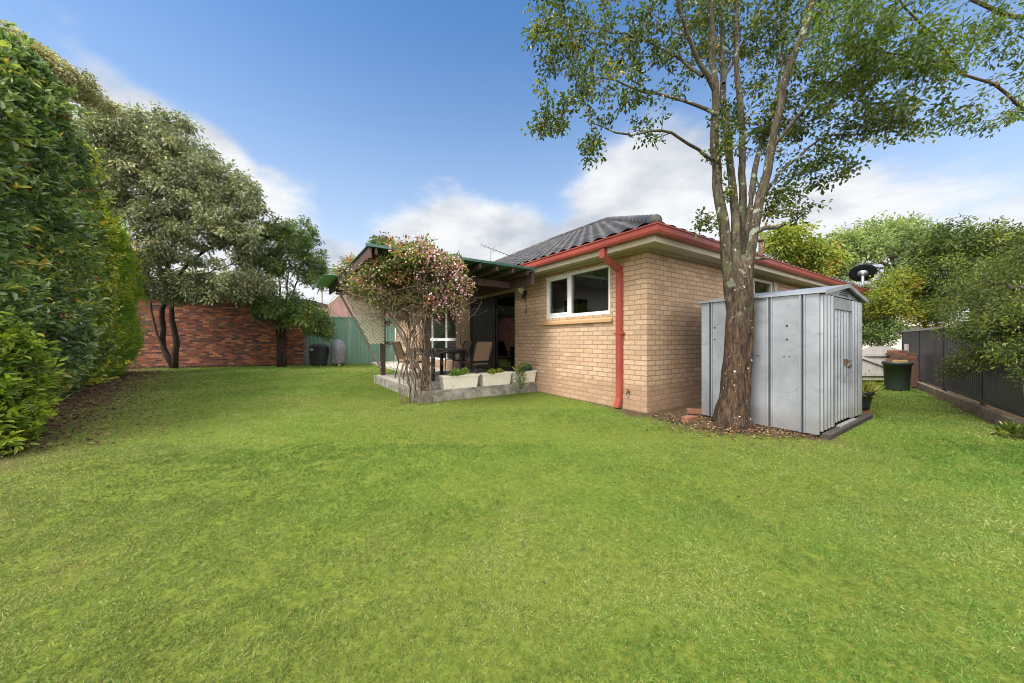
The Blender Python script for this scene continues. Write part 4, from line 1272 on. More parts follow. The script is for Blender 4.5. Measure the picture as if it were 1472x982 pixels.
# ------------------------------------------------------------------ fences
def panel_fence(root, A, B, h, mat, pitch=.095, depth=.03, z0=0.0, post=2.35, postmat=None, capmat=None, sgn=1):
    """profiled metal sheet fence from A to B (local to root at A)"""
    d = Vector((B[0] - A[0], B[1] - A[1], 0)); L = d.length; d.normalize(); n = Vector((-d.y, d.x, 0)) * sgn
    k = int(L / post) + 1; step = L / k
    for i in range(k):
        mb = MB(); prof = []
        a0, a1 = i * step + .03, (i + 1) * step - .03; s = a0
        while s < a1 - pitch:
            prof += [(s, 0), (s + pitch * .55, 0), (s + pitch * .65, depth), (s + pitch * .9, depth)]; s += pitch
        prof.append((a1, 0))
        vs = []; fs = []
        for (q, e) in prof:
            c = d * q + n * (e - depth / 2)
            vs += [(c.x, c.y, z0), (c.x, c.y, h)]
        for j in range(len(prof) - 1): fs.append((j * 2, j * 2 + 2, j * 2 + 3, j * 2 + 1))
        mb.add(vs, fs)
        o = mb.build('sheet_panel', mat, root)
        so = o.modifiers.new('solid', 'SOLIDIFY'); so.thickness = .003
    for i in range(k + 1):
        c = d * (i * step); mb = MB()
        mb.bar((c.x, c.y, -.05), (c.x, c.y, h + .01), .06, .05, up=tuple(n)); mb.build('post', postmat or mat, root)
    for z, m in ((h, capmat or mat), (z0 + .02, mat)):
        mb = MB(); b = d * L
        mb.bar((0, 0, z + .0), (b.x, b.y, z + .0), .055, .05); mb.build('rail', m, root)


fA = FN1 - FD * 1.75; fB = FN1 + FD * 9.0
rf = empty('metal_fence', (fA[0], fA[1], 0), 0, 'dark grey corrugated metal boundary fence with pale top rail', 'fence')
panel_fence(rf, fA, fB, 1.47, 'dark_fence', z0=.17, postmat='black_metal', capmat='fence_rail')
# sleeper edging, each sleeper a thing
off = -FOUT * .10; L = 9.6; s = 0.0; i = 0
slabs = ['grey timber sleeper edging nearest the gate at the fence foot', 'second grey sleeper from the gate along the fence foot', 'third weathered sleeper from the gate along the fence foot', 'sleeper under the overhanging foliage along the fence foot', 'sleeper at the right edge of the picture along the fence foot']
for i in range(5):
    a = fA + FD * (0.3 + i * 2.0) + off; b = fA + FD * (2.26 + i * 2.0) + off
    mb = MB(); dd = b - a
    mb.bar((0, 0, .075), (dd[0], dd[1], .075 - .004 * i), .07, .17); o = mb.build('timber_sleeper', 'sleeper', None, bevel=.008, loc=(a[0], a[1], -.01))
    tag(o, slabs[i], 'sleeper', 'sleepers along the right fence')
# taller dark fence of the neighbour behind
nA = fA + FOUT * 1.5 + FD * -1.0; nB = fA + FOUT * 1.5 + FD * 5.5
nf = empty('neighbour_fence', (nA[0], nA[1], 0), 0, 'taller dark grey sheet fence standing behind the boundary fence', 'fence')
panel_fence(nf, nA, nB, 2.25, 'dark_fence', capmat='fence_rail')

# gate
gt = empty('side_gate', (9.85, 9.85, 0), 0, 'pale grey paling gate with arched top and diagonal brace', 'gate')
mb = MB(); n = 15; gw = 1.42
for k in range(n):
    x = k * gw / n; t = (x + gw / n / 2) / gw * 2 - 1; hgt = 1.02 - .16 * t * t
    mb.box(x, x + gw / n - .008, 0, .02, .06, hgt)
mb.build('palings', 'gate_paint', gt, bevel=.003)
mb = MB(); mb.bar((0, -.02, .22), (gw, -.02, .22), .03, .08, up=(0, 0, 1)); mb.bar((0, -.02, .78), (gw, -.02, .78), .03, .08); mb.build('rail', 'gate_paint', gt)
mb = MB(); mb.bar((.05, -.022, .74), (gw - .05, -.022, .27), .03, .07); mb.build('brace', 'gate_paint', gt)
mb = MB(); mb.box(-1.45, -.06, 0, .02, .05, .98); mb.build('fixed_panel', 'gate_paint', gt)
for x0 in (-.055, gw + .005):
    mb = MB(); mb.box(x0, x0 + .05, -.03, .05, 0, 1.09); mb.build('gate_post', 'gate_paint', gt)

# barrel and the brick stack on it
bp = Vector((9.28, 8.3, 0))
br = empty('compost_bin', bp, 0, 'dark green round plastic tub near the side gate', 'tub')
mb = MB(); mb.lathe([(.20, 0), (.205, .03), (.235, .60), (.26, .605), (.26, .66), (.25, .68), (.24, .68), (.225, .62)], 36)
mb.build('tub', 'dark_green_plastic', br)
mb = MB(); mb.lathe([(.225, .60), (.225, .63), (.0, .635)], 24); mb.build('soil', 'pot_soil', br)
i = 0
for r in range(4):
    for c in range(3):
        if r == 3 and c == 2: continue
        mb = MB(); mb.box(-.11, .11, -.05, .05, 0, .07)
        o = mb.build('stacked_brick', 'brick_dull' if (r + c) % 3 else 'loose_brick', None, bevel=.005, loc=(9.76 + c * .225 + (r % 2) * .03, 8.85, .652 + r * .072), rz=random.uniform(-.06, .06))
        col = ['left', 'middle', 'right'][c]; row = ['bottom', 'second', 'third', 'top'][r]
        tag(o, f'weathered brick in the {row} row of the stack behind the green tub, {col} end' if c != 1 else f'weathered brick in the middle of the {row} row of the stack behind the green tub', 'brick', 'bricks stacked behind the green tub')
mb = MB(); mb.box(-.3, .3, -.14, .14, 0, .65); mb.build('brick_stand', 'brick_dull', None, bevel=.01, loc=(10.0, 8.85, 0)); o = bpy.data.objects['brick_stand']; tag(o, 'low dull brick pillar behind the green tub carrying stacked bricks', 'brick pillar')
o = MB().box(-.16, .16, -.04, .04, 0, .05).build('timber_offcut', 'yellow_wood', None, loc=(bp.x + .02, bp.y - .05, .665), rz=.1); tag(o, 'yellow timber offcut lying across the green tub', 'timber')

# ------------------------------------------------------------------ satellite dish and antenna
dp = H(11.83, -.36, 2.93)
ds = empty('satellite_dish', dp, 0, 'dark round satellite dish on a pole at the far roof corner', 'satellite dish')
mb = MB(); mb.tube([(0, 0, -.15), (0, 0, .55)], .04, 12); mb.build('pole', 'galv_pipe', ds)
mb = MB(); n = 40
prof = [(0.01, .045), (.15, .035), (.26, .015), (.355, -.01), (.36, -.02), (.355, -.027), (.22, .0), (.01, .02)]
mb.lathe(prof, n); o = mb.build('dish', 'dish_grey', ds); o.location = (0.02, .02, .63); o.rotation_euler = Vector((.50, .56, .66)).to_track_quat('Z', 'Y').to_euler()
mb = MB(); mb.lathe([(.04, -.06), (.05, -.02), (.14, .0), (.14, .012), (.04, .012)], 14); o = mb.build('bracket', 'galv_pipe', ds); o.location = (-.01, -.01, .59); o.rotation_euler = Vector((.50, .56, .66)).to_track_quat('Z', 'Y').to_euler()

ap = W(705, 380, 16.0); ap.z = 4.6
an = empty('tv_antenna', ap, 0, 'thin television antenna on a mast above the roof tiles', 'antenna')
top = (W(705, 357, 16).z - 4.6)
mb = MB(); mb.tube([(0, 0, -.8), (0.02, 0, top)], .014, 6); mb.build('mast', 'antenna_metal', an)
mb = MB(); mb.tube([(-.42, -.1, top + .14), (.95, .3, top - .3)], .014, 6); mb.build('boom', 'antenna_metal', an)
mb = MB()
for t in np.linspace(0, 1, 9):
    c = Vector((-.42, -.1, top + .14)).lerp(Vector((.95, .3, top - .3)), t); mb.tube([c - Vector((.05, -.2, .02)), c + Vector((.05, -.2, .02))], .006, 5)
mb.tube([(.12, 0, top - .2), (.22, .05, top + .16)], .01, 5); mb.build('elements', 'antenna_metal', an)

# ------------------------------------------------------------------ back of the garden
ga = GW0; gb = GW1; gd = (gb - ga); gL = float(np.linalg.norm(gd)); gang = math.atan2(gd[1], gd[0])
gr = empty('brick_garage', (ga[0], ga[1], 0), gang, 'dark red brick garage wall with low grey roof at the back of the lawn', 'garage')
mb = MB(); mb.box(0, gL, 0, .23, -.1, 3.08); mb.box(gL - .23, gL, .2305, 5, -.1, 3.08); mb.build('wall', 'red_brick', gr)
mb = MB(); mb.box(0, gL + .15, -.10, -.06, 3.05, 3.16); mb.build('fascia', 'neighbour_grey', gr)
mb = MB(); mb.hexa([(0, -.14, 3.165), (gL + .2, -.14, 3.165), (gL + .2, 5.5, 3.25), (0, 5.5, 3.25)], [(0, -.14, 3.2), (gL + .2, -.14, 3.2), (gL + .2, 5.5, 3.5), (0, 5.5, 3.5)]); mb.build('roof', 'black_metal', gr)

fa = Vector((-10.2, 17.15, 0)); fb = Vector((-6.1, 17.95, 0))
gf = empty('green_fence', fa, 0, 'green profiled metal fence between the red brick wall and the house', 'fence')
panel_fence(gf, (fa.x, fa.y), (fb.x, fb.y), 2.36, 'green_fence', pitch=.19, depth=.035, sgn=-1, post=2.1)

# covered barbecues
def draped(name, label, px, w, dpt, h, mat, wob, legz, shape):
    Y = 16.2; p = Vector(((px - CX) / F * Y, Y, 0))
    r = empty(name, p, -.45, label, 'barbecue', 'covered barbecues by the green fence')
    mb = MB(); n = 40; rows = 16; vs = []; fs = []
    for j in range(rows + 1):
        t = j / rows; z = legz + (h - legz) * t
        s = shape(t)
        for k in range(n):
            a = 2 * pi * k / n
            c, d = cos(a), sin(a)
            e = 2.6; rr = (abs(c) ** e + abs(d) ** e) ** (-1 / e)
            fo = 1 + wob * (1 - t) * (sin(a * 7 + t * 3) * .6 + sin(a * 11 + 1 - t * 5) * .4) + .03 * sin(a * 3 + t * 8)
            vs.append((c * rr * w / 2 * s * fo, d * rr * dpt / 2 * s * fo, z + .02 * sin(a * 5) * (1 - t)))
    for j in range(rows):
        for k in range(n): fs.append((j * n + k, j * n + (k + 1) % n, (j + 1) * n + (k + 1) % n, (j + 1) * n + k))
    fs.append(tuple(range(rows * n, rows * n + n)))
    mb.add(vs, fs, 0, True); o = mb.build('cover', mat, r)
    so = o.modifiers.new('solid', 'SOLIDIFY'); so.thickness = .004
    for (x, y) in ((-.3, -.15), (.3, -.15), (.3, .15), (-.3, .15)):
        mb = MB()
        if (x, y) == (.3, -.15):
            mb.tube([(x * w - .02, y * dpt, .07), (x * w + .02, y * dpt, .07)], .07, 14); mb.build('wheel', 'white_metal', r)
        else:
            mb.tube([(x * w, y * dpt, 0), (x * w, y * dpt, legz + .3)], .02, 6); mb.build('leg', 'black_metal', r)
    return r


def sh1(t):
    return 1.0 - .10 * t if t < .8 else 1.0 - .08 - .5 * ((t - .8) / .2) ** 2.2


b1 = draped('covered_barbecue', 'wide barbecue under a black cover with a small white logo', 458, 1.0, .62, 1.02, 'black_cover', .07, .06, lambda t: (.86 + .14 * min(1, t * 1.6)) * (1 if t < .82 else 1 - .35 * ((t - .82) / .18) ** 2))
mb = MB()
for (x0, x1, z0, z1) in ((0, .035, .0, .09), (.035, .08, .0, .02), (.035, .08, .07, .09), (.10, .13, 0, .09), (.15, .18, 0, .09), (.18, .21, .035, .055)):
    mb.box(x0 - .1, x1 - .1, -.337, -.331, z0 + .72, z1 + .72)
mb.build('logo', 'rubber_mark', b1)
draped('covered_barbecue', 'tall rounded kettle barbecue under a grey cover', 486, .68, .62, 1.22, 'grey_cover', .05, .10, lambda t: (.82 + .18 * sin(min(1, t * 1.5) * pi / 2)) * (1 if t < .5 else max(.05, (1 - ((t - .5) / .5) ** 2.4)) ** .5))

# neighbouring houses beyond the fences
def gable_house(name, label, x, y, w, d, hw, hr, rz, wm, rm, along=True):
    r = empty(name, (x, y, 0), rz, label, 'house')
    mb = MB(); mb.box(-w / 2, w / 2, -d / 2, d / 2, 0, hw); 
    mb.add([(-w / 2, -d / 2, hw), (w / 2, -d / 2, hw), (0, -d / 2, hr - .05), (-w / 2, d / 2, hw), (w / 2, d / 2, hw), (0, d / 2, hr - .05)], [(0, 1, 2), (5, 4, 3)])
    mb.build('wall', wm, r)
    mb = MB(); o_ = .45; sl = (hr - hw) / (w / 2)
    for s in (-1, 1):
        mb.add([(s * (w / 2 + o_), -d / 2 - o_, hw - o_ * sl), (0, -d / 2 - o_, hr), (0, d / 2 + o_, hr), (s * (w / 2 + o_), d / 2 + o_, hw - o_ * sl)] +
               [(s * (w / 2 + o_), -d / 2 - o_, hw - o_ * sl + .12), (0, -d / 2 - o_, hr + .12), (0, d / 2 + o_, hr + .12), (s * (w / 2 + o_), d / 2 + o_, hw - o_ * sl + .12)],
               [(0, 1, 2, 3), (7, 6, 5, 4), (0, 4, 5, 1), (1, 5, 6, 2), (2, 6, 7, 3), (3, 7, 4, 0)])
    mb.build('roof', rm, r)
    mb = MB()
    for s in (-1, 1):
        mb.bar((s * (w / 2 + o_), -d / 2 - o_ - .02, hw - o_ * sl + .02), (0, -d / 2 - o_ - .02, hr + .02), .05, .2)
    for s in (-1, 1): mb.bar((s * (w / 2 + o_ + .03), -d / 2 - o_, hw - o_ * sl + .02), (s * (w / 2 + o_ + .03), d / 2 + o_, hw - o_ * sl + .02), .05, .16)
    mb.build('bargeboard', 'neighbour_white', r)
    return r


nh = gable_house('neighbour_house', 'neighbouring house with brown tiled roof and cream gutter behind the green fence', -11.9, 33.0, 8.0, 9, 3.0, 5.5, R(82), 'neighbour_white', 'neighbour_tile')
gable_house('neighbour_house', 'neighbouring house with pale gable edge behind the small tree', -19.5, 28, 7, 9, 3.1, 4.9, R(20), 'neighbour_white', 'neighbour_grey')
gable_house('neighbour_house', 'white walled neighbouring house beyond the side gate', 30.5, 27.5, 7, 9, 2.4, 3.6, R(60), 'neighbour_white', 'neighbour_grey')
po = empty('utility_pole', W(462, 489, 24) - Vector((0, 0, CH)), 0, 'thin pale utility pole beyond the green fence', 'pole')
mb = MB(); mb.tube([(0, 0, 0), (0, 0, 6.4)], .09, 8); mb.build('pole', 'neighbour_grey', po); mb = MB(); mb.bar((-.6, 0, 6.1), (.6, 0, 6.1), .08, .1); mb.build('crossarm', 'grey_timber', po)

# ------------------------------------------------------------------ vine on the near post
vb = H(-2.85, 3.0, 0)
vine = Tree('flowering_vine', 'pink and white flowering climber bushed over the near pergola post', 'vine', vb)
vbn = np.array(vb)
mb = MB()
cen = np.array(W(590, 412, 6.6))
for k in range(34):
    a = random.uniform(0, 2 * pi); r = random.uniform(.02, .24)
    b = vbn + np.array([cos(a) * r * 1.25 - .02, sin(a) * r, 0.0])
    tp = cen + np.array([random.gauss(0, .34), random.gauss(0, .3), random.uniform(-.45, .1)])
    n = 9; pts = []
    w1, w2 = random.uniform(0, 6), random.uniform(0, 6)
    for i in range(n):
        t = i / (n - 1)
        s = t ** 2.6
        p = b * (1 - s) + tp * s; p[2] = tp[2] * t
        q = .10 * sin(pi * t) + .02
        p = p + np.array([sin(w1 + t * 7) * q, cos(w2 + t * 6) * q, 0]) + rnd(1)[0] * .012
        if i == 0: p[2] = 0
        pts.append(p - vbn)
    mb.tube(pts, [random.uniform(.003, .008) * (2.6 if k % 6 == 0 else 1)] * (n - 1) + [.004], 5, 0, False)
    if k % 2:
        vine.nodes = np.vstack([vine.nodes, np.array(pts[5:]) + vbn]); vine.nr = np.concatenate([vine.nr, np.full(4, .008)])
for k in range(620):   # loose twiggy tangle low down and beneath the crown
    t = random.random()
    c = vbn + np.array([random.gauss(0, .20), random.gauss(0, .15), random.uniform(0, 1.3)]) if t < .13 else cen + np.array([random.gauss(0, .5), random.gauss(0, .35), random.uniform(-.62, -.05)])
    c = c - vbn; pts = [c]; d = unit(rnd(1))[0] + np.array([0, 0, -.3 if t > .45 else .5])
    for i in range(6): d = d + rnd(1)[0] * .45; pts.append(pts[-1] + unit(d) * .08)
    for p_ in pts: p_[2] = max(p_[2], 0.01)
    mb.tube(pts, .0035, 4, 0, False)
A = blob_pts([(590, 405, 6.5, 62, 32, .65, 120), (545, 405, 6.6, 42, 30, .5, 60), (630, 410, 6.4, 34, 40, .5, 80), (610, 380, 6.7, 55, 18, .5, 60), (565, 375, 6.9, 35, 18, .4, 40), (650, 425, 6.4, 16, 30, .3, 26), (525, 395, 7.0, 22, 18, .3, 22), (590, 395, 6.4, 80, 36, .6, 110), (570, 432, 6.4, 40, 12, .4, 16), (585, 372, 5.9, 40, 14, .3, 46), (620, 378, 6.1, 40, 16, .3, 46), (648, 400, 6.2, 20, 24, .3, 30), (545, 385, 5.9, 26, 14, .3, 26), (590, 356, 6.0, 40, 12, .2, 16), (520, 405, 6.9, 30, 26, .3, 26), (555, 350, 6.6, 26, 10, .2, 4), (500, 385, 7.4, 16, 14, .3, 10), (600, 350, 6.2, 20, 10, .2, 3), (662, 405, 6.3, 12, 18, .2, 10)])
vine.grow(A, .0028, .006, wob=.12, up=.1)
for p, r in vine.paths: mb.tube(p - vbn, list(r), 3, 0, False)
mb.build('stems', 'dry_vine', vine.root)
vine.foliage(40, .125, .064, .030, 'vine_leaf', along=.7, tintv=.45, name='foliage')
ends = [e[-1] for e in vine.ends]
fl = []; ft = []
for e in ends:
    right = (e[0] - cen[0])
    pr = .13 + (.62 if right > .42 else 0)
    if random.random() < pr:
        k = int(RNG.poisson(22 if right > .3 else 14)); fl.append(e + rnd(k) * .075 - [0, .06, .02]); ft.append(np.clip(RNG.normal(.62, .28, k), 0, 1))
    elif random.random() < .4: fl.append(e + rnd(5) * .08 - [0, .05, 0]); ft.append(np.clip(RNG.normal(.9, .1, 5), 0, 1))
for (px, py, Y) in ((657, 440, 6.5), (650, 425, 6.3), (662, 452, 6.6), (640, 418, 6.2), (655, 410, 6.3), (645, 395, 6.3), (660, 425, 6.4)):
    k = 42; fl.append(np.array(W(px, py, Y)) + rnd(k) * [.10, .10, .13]); ft.append(np.clip(RNG.normal(.5, .3, k), 0, 1))
fl = np.concatenate(fl); ft = np.concatenate(ft)
leaves('flowers', fl, rnd(len(fl)), rnd(len(fl)) + [-.4, -1, .3], .034, .030, ft, 'pink_flower', vine.root, fold=.1)

# ------------------------------------------------------------------ main tree
mt = Tree('shade_tree', 'tall multi stemmed tree with speckled bark in front of the shed', 'tree', TREE)


def D(px, py, Y=4.8): return W(px, py, Y)


trunk_pts = [(TREE.x, TREE.y, -.05), (TREE.x + .0, TREE.y, .25), D(1057, 520, 4.78), D(1063, 440, 4.78), D(1062, 400, 4.78), D(1062, 370, 4.80)]
mt.limb(trunk_pts, .215, .165, .12, .004)
mt.paths[0] = (mt.paths[0][0], np.interp(np.linspace(0, 1, len(mt.paths[0][1])), [0, .05, .15, .35, .6, .85, 1], [.27, .215, .160, .148, .148, .148, .09]))
mt.limb([(TREE.x + .14, TREE.y - .06, -.03), D(1074, 540, 4.70), D(1078, 470, 4.74), D(1076, 420, 4.76)], 0.057, 0.048, .15, .004)
mt.limb([D(1060, 520), D(1055, 450), D(1047, 395), D(1042, 340), D(1034, 290), D(1028, 215), D(1027, 120, 4.7), D(1022, 0, 4.6), D(1015, -90, 4.5)], 0.095, 0.026, .2, .008)
mt.limb([D(1060, 440, 4.75), D(1058, 385, 4.75), D(1058, 330, 4.78), D(1053, 270, 4.95), D(1046, 200, 5.0), D(1040, 120, 5.1), D(1037, 20, 5.2), D(1030, -100, 5.2)], 0.065, 0.024, .2, .008)
mt.limb([D(1064, 430, 4.8), D(1066, 380, 4.85), D(1068, 330, 4.9), D(1067, 250, 4.95), D(1066, 170, 5.0), D(1058, 80, 5.1), D(1062, -60, 5.2)], 0.061, 0.024, .2, .008)
mt.limb([D(1063, 520, 4.78), D(1068, 450, 4.76), D(1076, 395, 4.72), D(1084, 340, 4.7), D(1094, 280, 4.65), D(1108, 215, 4.6), D(1127, 130, 4.5), D(1150, 60, 4.4), D(1172, -10, 4.3), D(1190, -100, 4.2)], 0.084, 0.026, .2, .008)
mt.limb([D(1080, 350, 4.75), D(1078, 300, 4.8), D(1085, 240, 5.0), D(1100, 190, 5.2), D(1120, 120, 5.5), D(1128, 20, 5.8)], 0.046, 0.016, .2, .01)
mt.limb([D(1084, 335, 4.7), D(1100, 328, 4.65), D(1118, 327, 4.6), D(1128, 322, 4.55)], 0.034, 0.024, .12, .006)
mt.limb([D(1086, 372, 4.7), D(1104, 372, 4.6), D(1118, 362, 4.5)], 0.023, 0.010, .12, .004)
mt.limb([D(1027, 230, 4.75), D(1005, 215, 4.6), D(965, 192, 4.4), D(935, 188, 4.3), D(905, 196, 4.2), D(870, 182, 4.1), D(850, 178, 4.0)], 0.024, 0.008, .15, .01)
mt.limb([D(1030, 165, 4.7), D(1000, 150, 4.7), D(960, 138, 4.7), D(925, 132, 4.7), D(885, 116, 4.7), D(850, 112, 4.7)], 0.027, 0.008, .15, .01)
mt.limb([D(1028, 130, 4.7), D(1004, 90, 4.6), D(990, 50, 4.5), D(975, 5, 4.4), D(955, -50, 4.3)], 0.038, 0.012, .2, .01)
mt.limb([D(1010, 110, 4.7), D(975, 85, 5.0), D(930, 60, 5.2), D(880, 45, 5.4), D(830, 30, 5.5)], 0.023, 0.008, .2, .01)
mt.limb([D(1108, 215, 4.6), D(1150, 165, 4.4), D(1190, 120, 4.2), D(1235, 90, 4.0)], 0.029, 0.010, .2, .01)
mt.limb([D(1090, 290, 4.65), D(1130, 240, 4.7), D(1180, 200, 4.8), D(1240, 190, 4.9), D(1310, 160, 5.0)], 0.023, 0.006, .2, .01)
mt.limb([D(1040, 120, 5.0), D(1070, 60, 5.4), D(1110, 20, 5.8), D(1150, -60, 6.2)], 0.023, 0.010, .2, .01)
blobs = [(800, 25, 4.8, 55, 45, .7, 46), (870, 60, 5.0, 60, 55, .8, 60), (790, 160, 4.3, 42, 24, .4, 26), (860, 130, 4.5, 60, 40, .6, 40), (850, 215, 4.2, 26, 14, .25, 12), (940, 40, 4.9, 60, 50, .9, 55),
         (1000, 60, 5.4, 50, 60, .9, 45), (930, 170, 4.6, 50, 30, .5, 14), (1060, 30, 5.4, 60, 60, .9, 60), (1110, 50, 5.6, 60, 60, .9, 70), (1160, 30, 5.5, 60, 40, .9, 60), (1200, 110, 4.6, 70, 60, .8, 80),
         (1260, 160, 4.8, 70, 50, .8, 66), (1150, 170, 5.0, 55, 50, .7, 60), (1180, 240, 4.8, 50, 30, .5, 34), (1130, 270, 4.8, 40, 25, .4, 20), (1320, 175, 5.0, 60, 25, .5, 26), (1080, 160, 5.2, 40, 60, .7, 36), (1040, 220, 4.8, 24, 70, .3, 28),
         (1100, 300, 4.8, 30, 16, .3, 10), (1010, 320, 4.8, 14, 25, .2, 9), (1160, 300, 4.7, 26, 14, .3, 8), (900, -40, 4.8, 150, 50, 1.2, 60), (1100, -50, 4.8, 160, 50, 1.5, 80), (790, 75, 4.7, 40, 40, .6, 26)]
mt.grow(blob_pts(blobs), .0038, .022, wob=.08, up=.05)


def tprof(a, t):
    g = 1 + .05 * cos(2 * a + .6) + .045 * cos(5 * a + 2 * t) + .02 * cos(11 * a + 5 * t)
    if t < .25: g += (1 - t / .25) ** 2 * .22 * cos(5 * a + .7)
    if t > .55: g += (t - .55) / .45 * .16 * cos(2 * a)
    return g


mt.wood('speckled_bark', 'speckled_bark', 2, prof=tprof)
mt.foliage(27, .105, .052, .030, 'canopy_leaf', along=.9, tintv=.3, droop=.4)

# branch of the tree standing off the right of the picture
ot = Tree('overhanging_tree', 'tree whose fine leafed bough reaches in from the right edge of the sky', 'tree', Vector((8.6, 4.3, 0)))
ot.limb([(8.6, 4.3, 0), (8.5, 4.3, 2.2), (8.2, 4.2, 4.0), (7.6, 4.1, 5.6), (7.0, 4.0, 7.2)], .17, .06, .3, .01)
ot.limb([(8.35, 4.25, 3.3), W(1500, 175, 4.1), W(1465, 150, 4.0), W(1425, 122, 3.9), W(1380, 105, 3.85), W(1330, 85, 3.8), W(1262, 76, 3.75)], .032, .008, .2, .01)
ot.limb([W(1425, 122, 3.9), W(1432, 118, 3.85), W(1436, 123, 3.8)], .02, .014, .1, .002)
ot.limb([W(1380, 105, 3.85), W(1340, 50, 3.8), W(1300, 10, 3.7), W(1260, -40, 3.6)], .016, .007, .2, .01)
ot.limb([(7.8, 4.15, 5.0), W(1440, 20, 4.1), W(1380, -20, 4.2), W(1300, -40, 4.2)], .04, .012, .2, .01)
ot.grow(blob_pts([(1210, 30, 3.7, 70, 45, .5, 60), (1280, 60, 3.8, 70, 50, .5, 70), (1310, 110, 3.9, 60, 35, .5, 44), (1230, 110, 3.9, 50, 40, .5, 40), (1370, 60, 3.9, 45, 40, .4, 22), (1440, 40, 4.0, 40, 40, .4, 30), (1400, 170, 4.1, 70, 22, .4, 26), (1460, 90, 4.0, 24, 40, .3, 12), (1330, -30, 4.0, 140, 40, .6, 60)]), .003, .010, wob=.08, up=.04)
ot.wood('brown_bark', 'brown_bark', 1)
ot.foliage(27, .10, .046, .019, 'overhang_leaf', along=.9, droop=.4, tintv=.25)

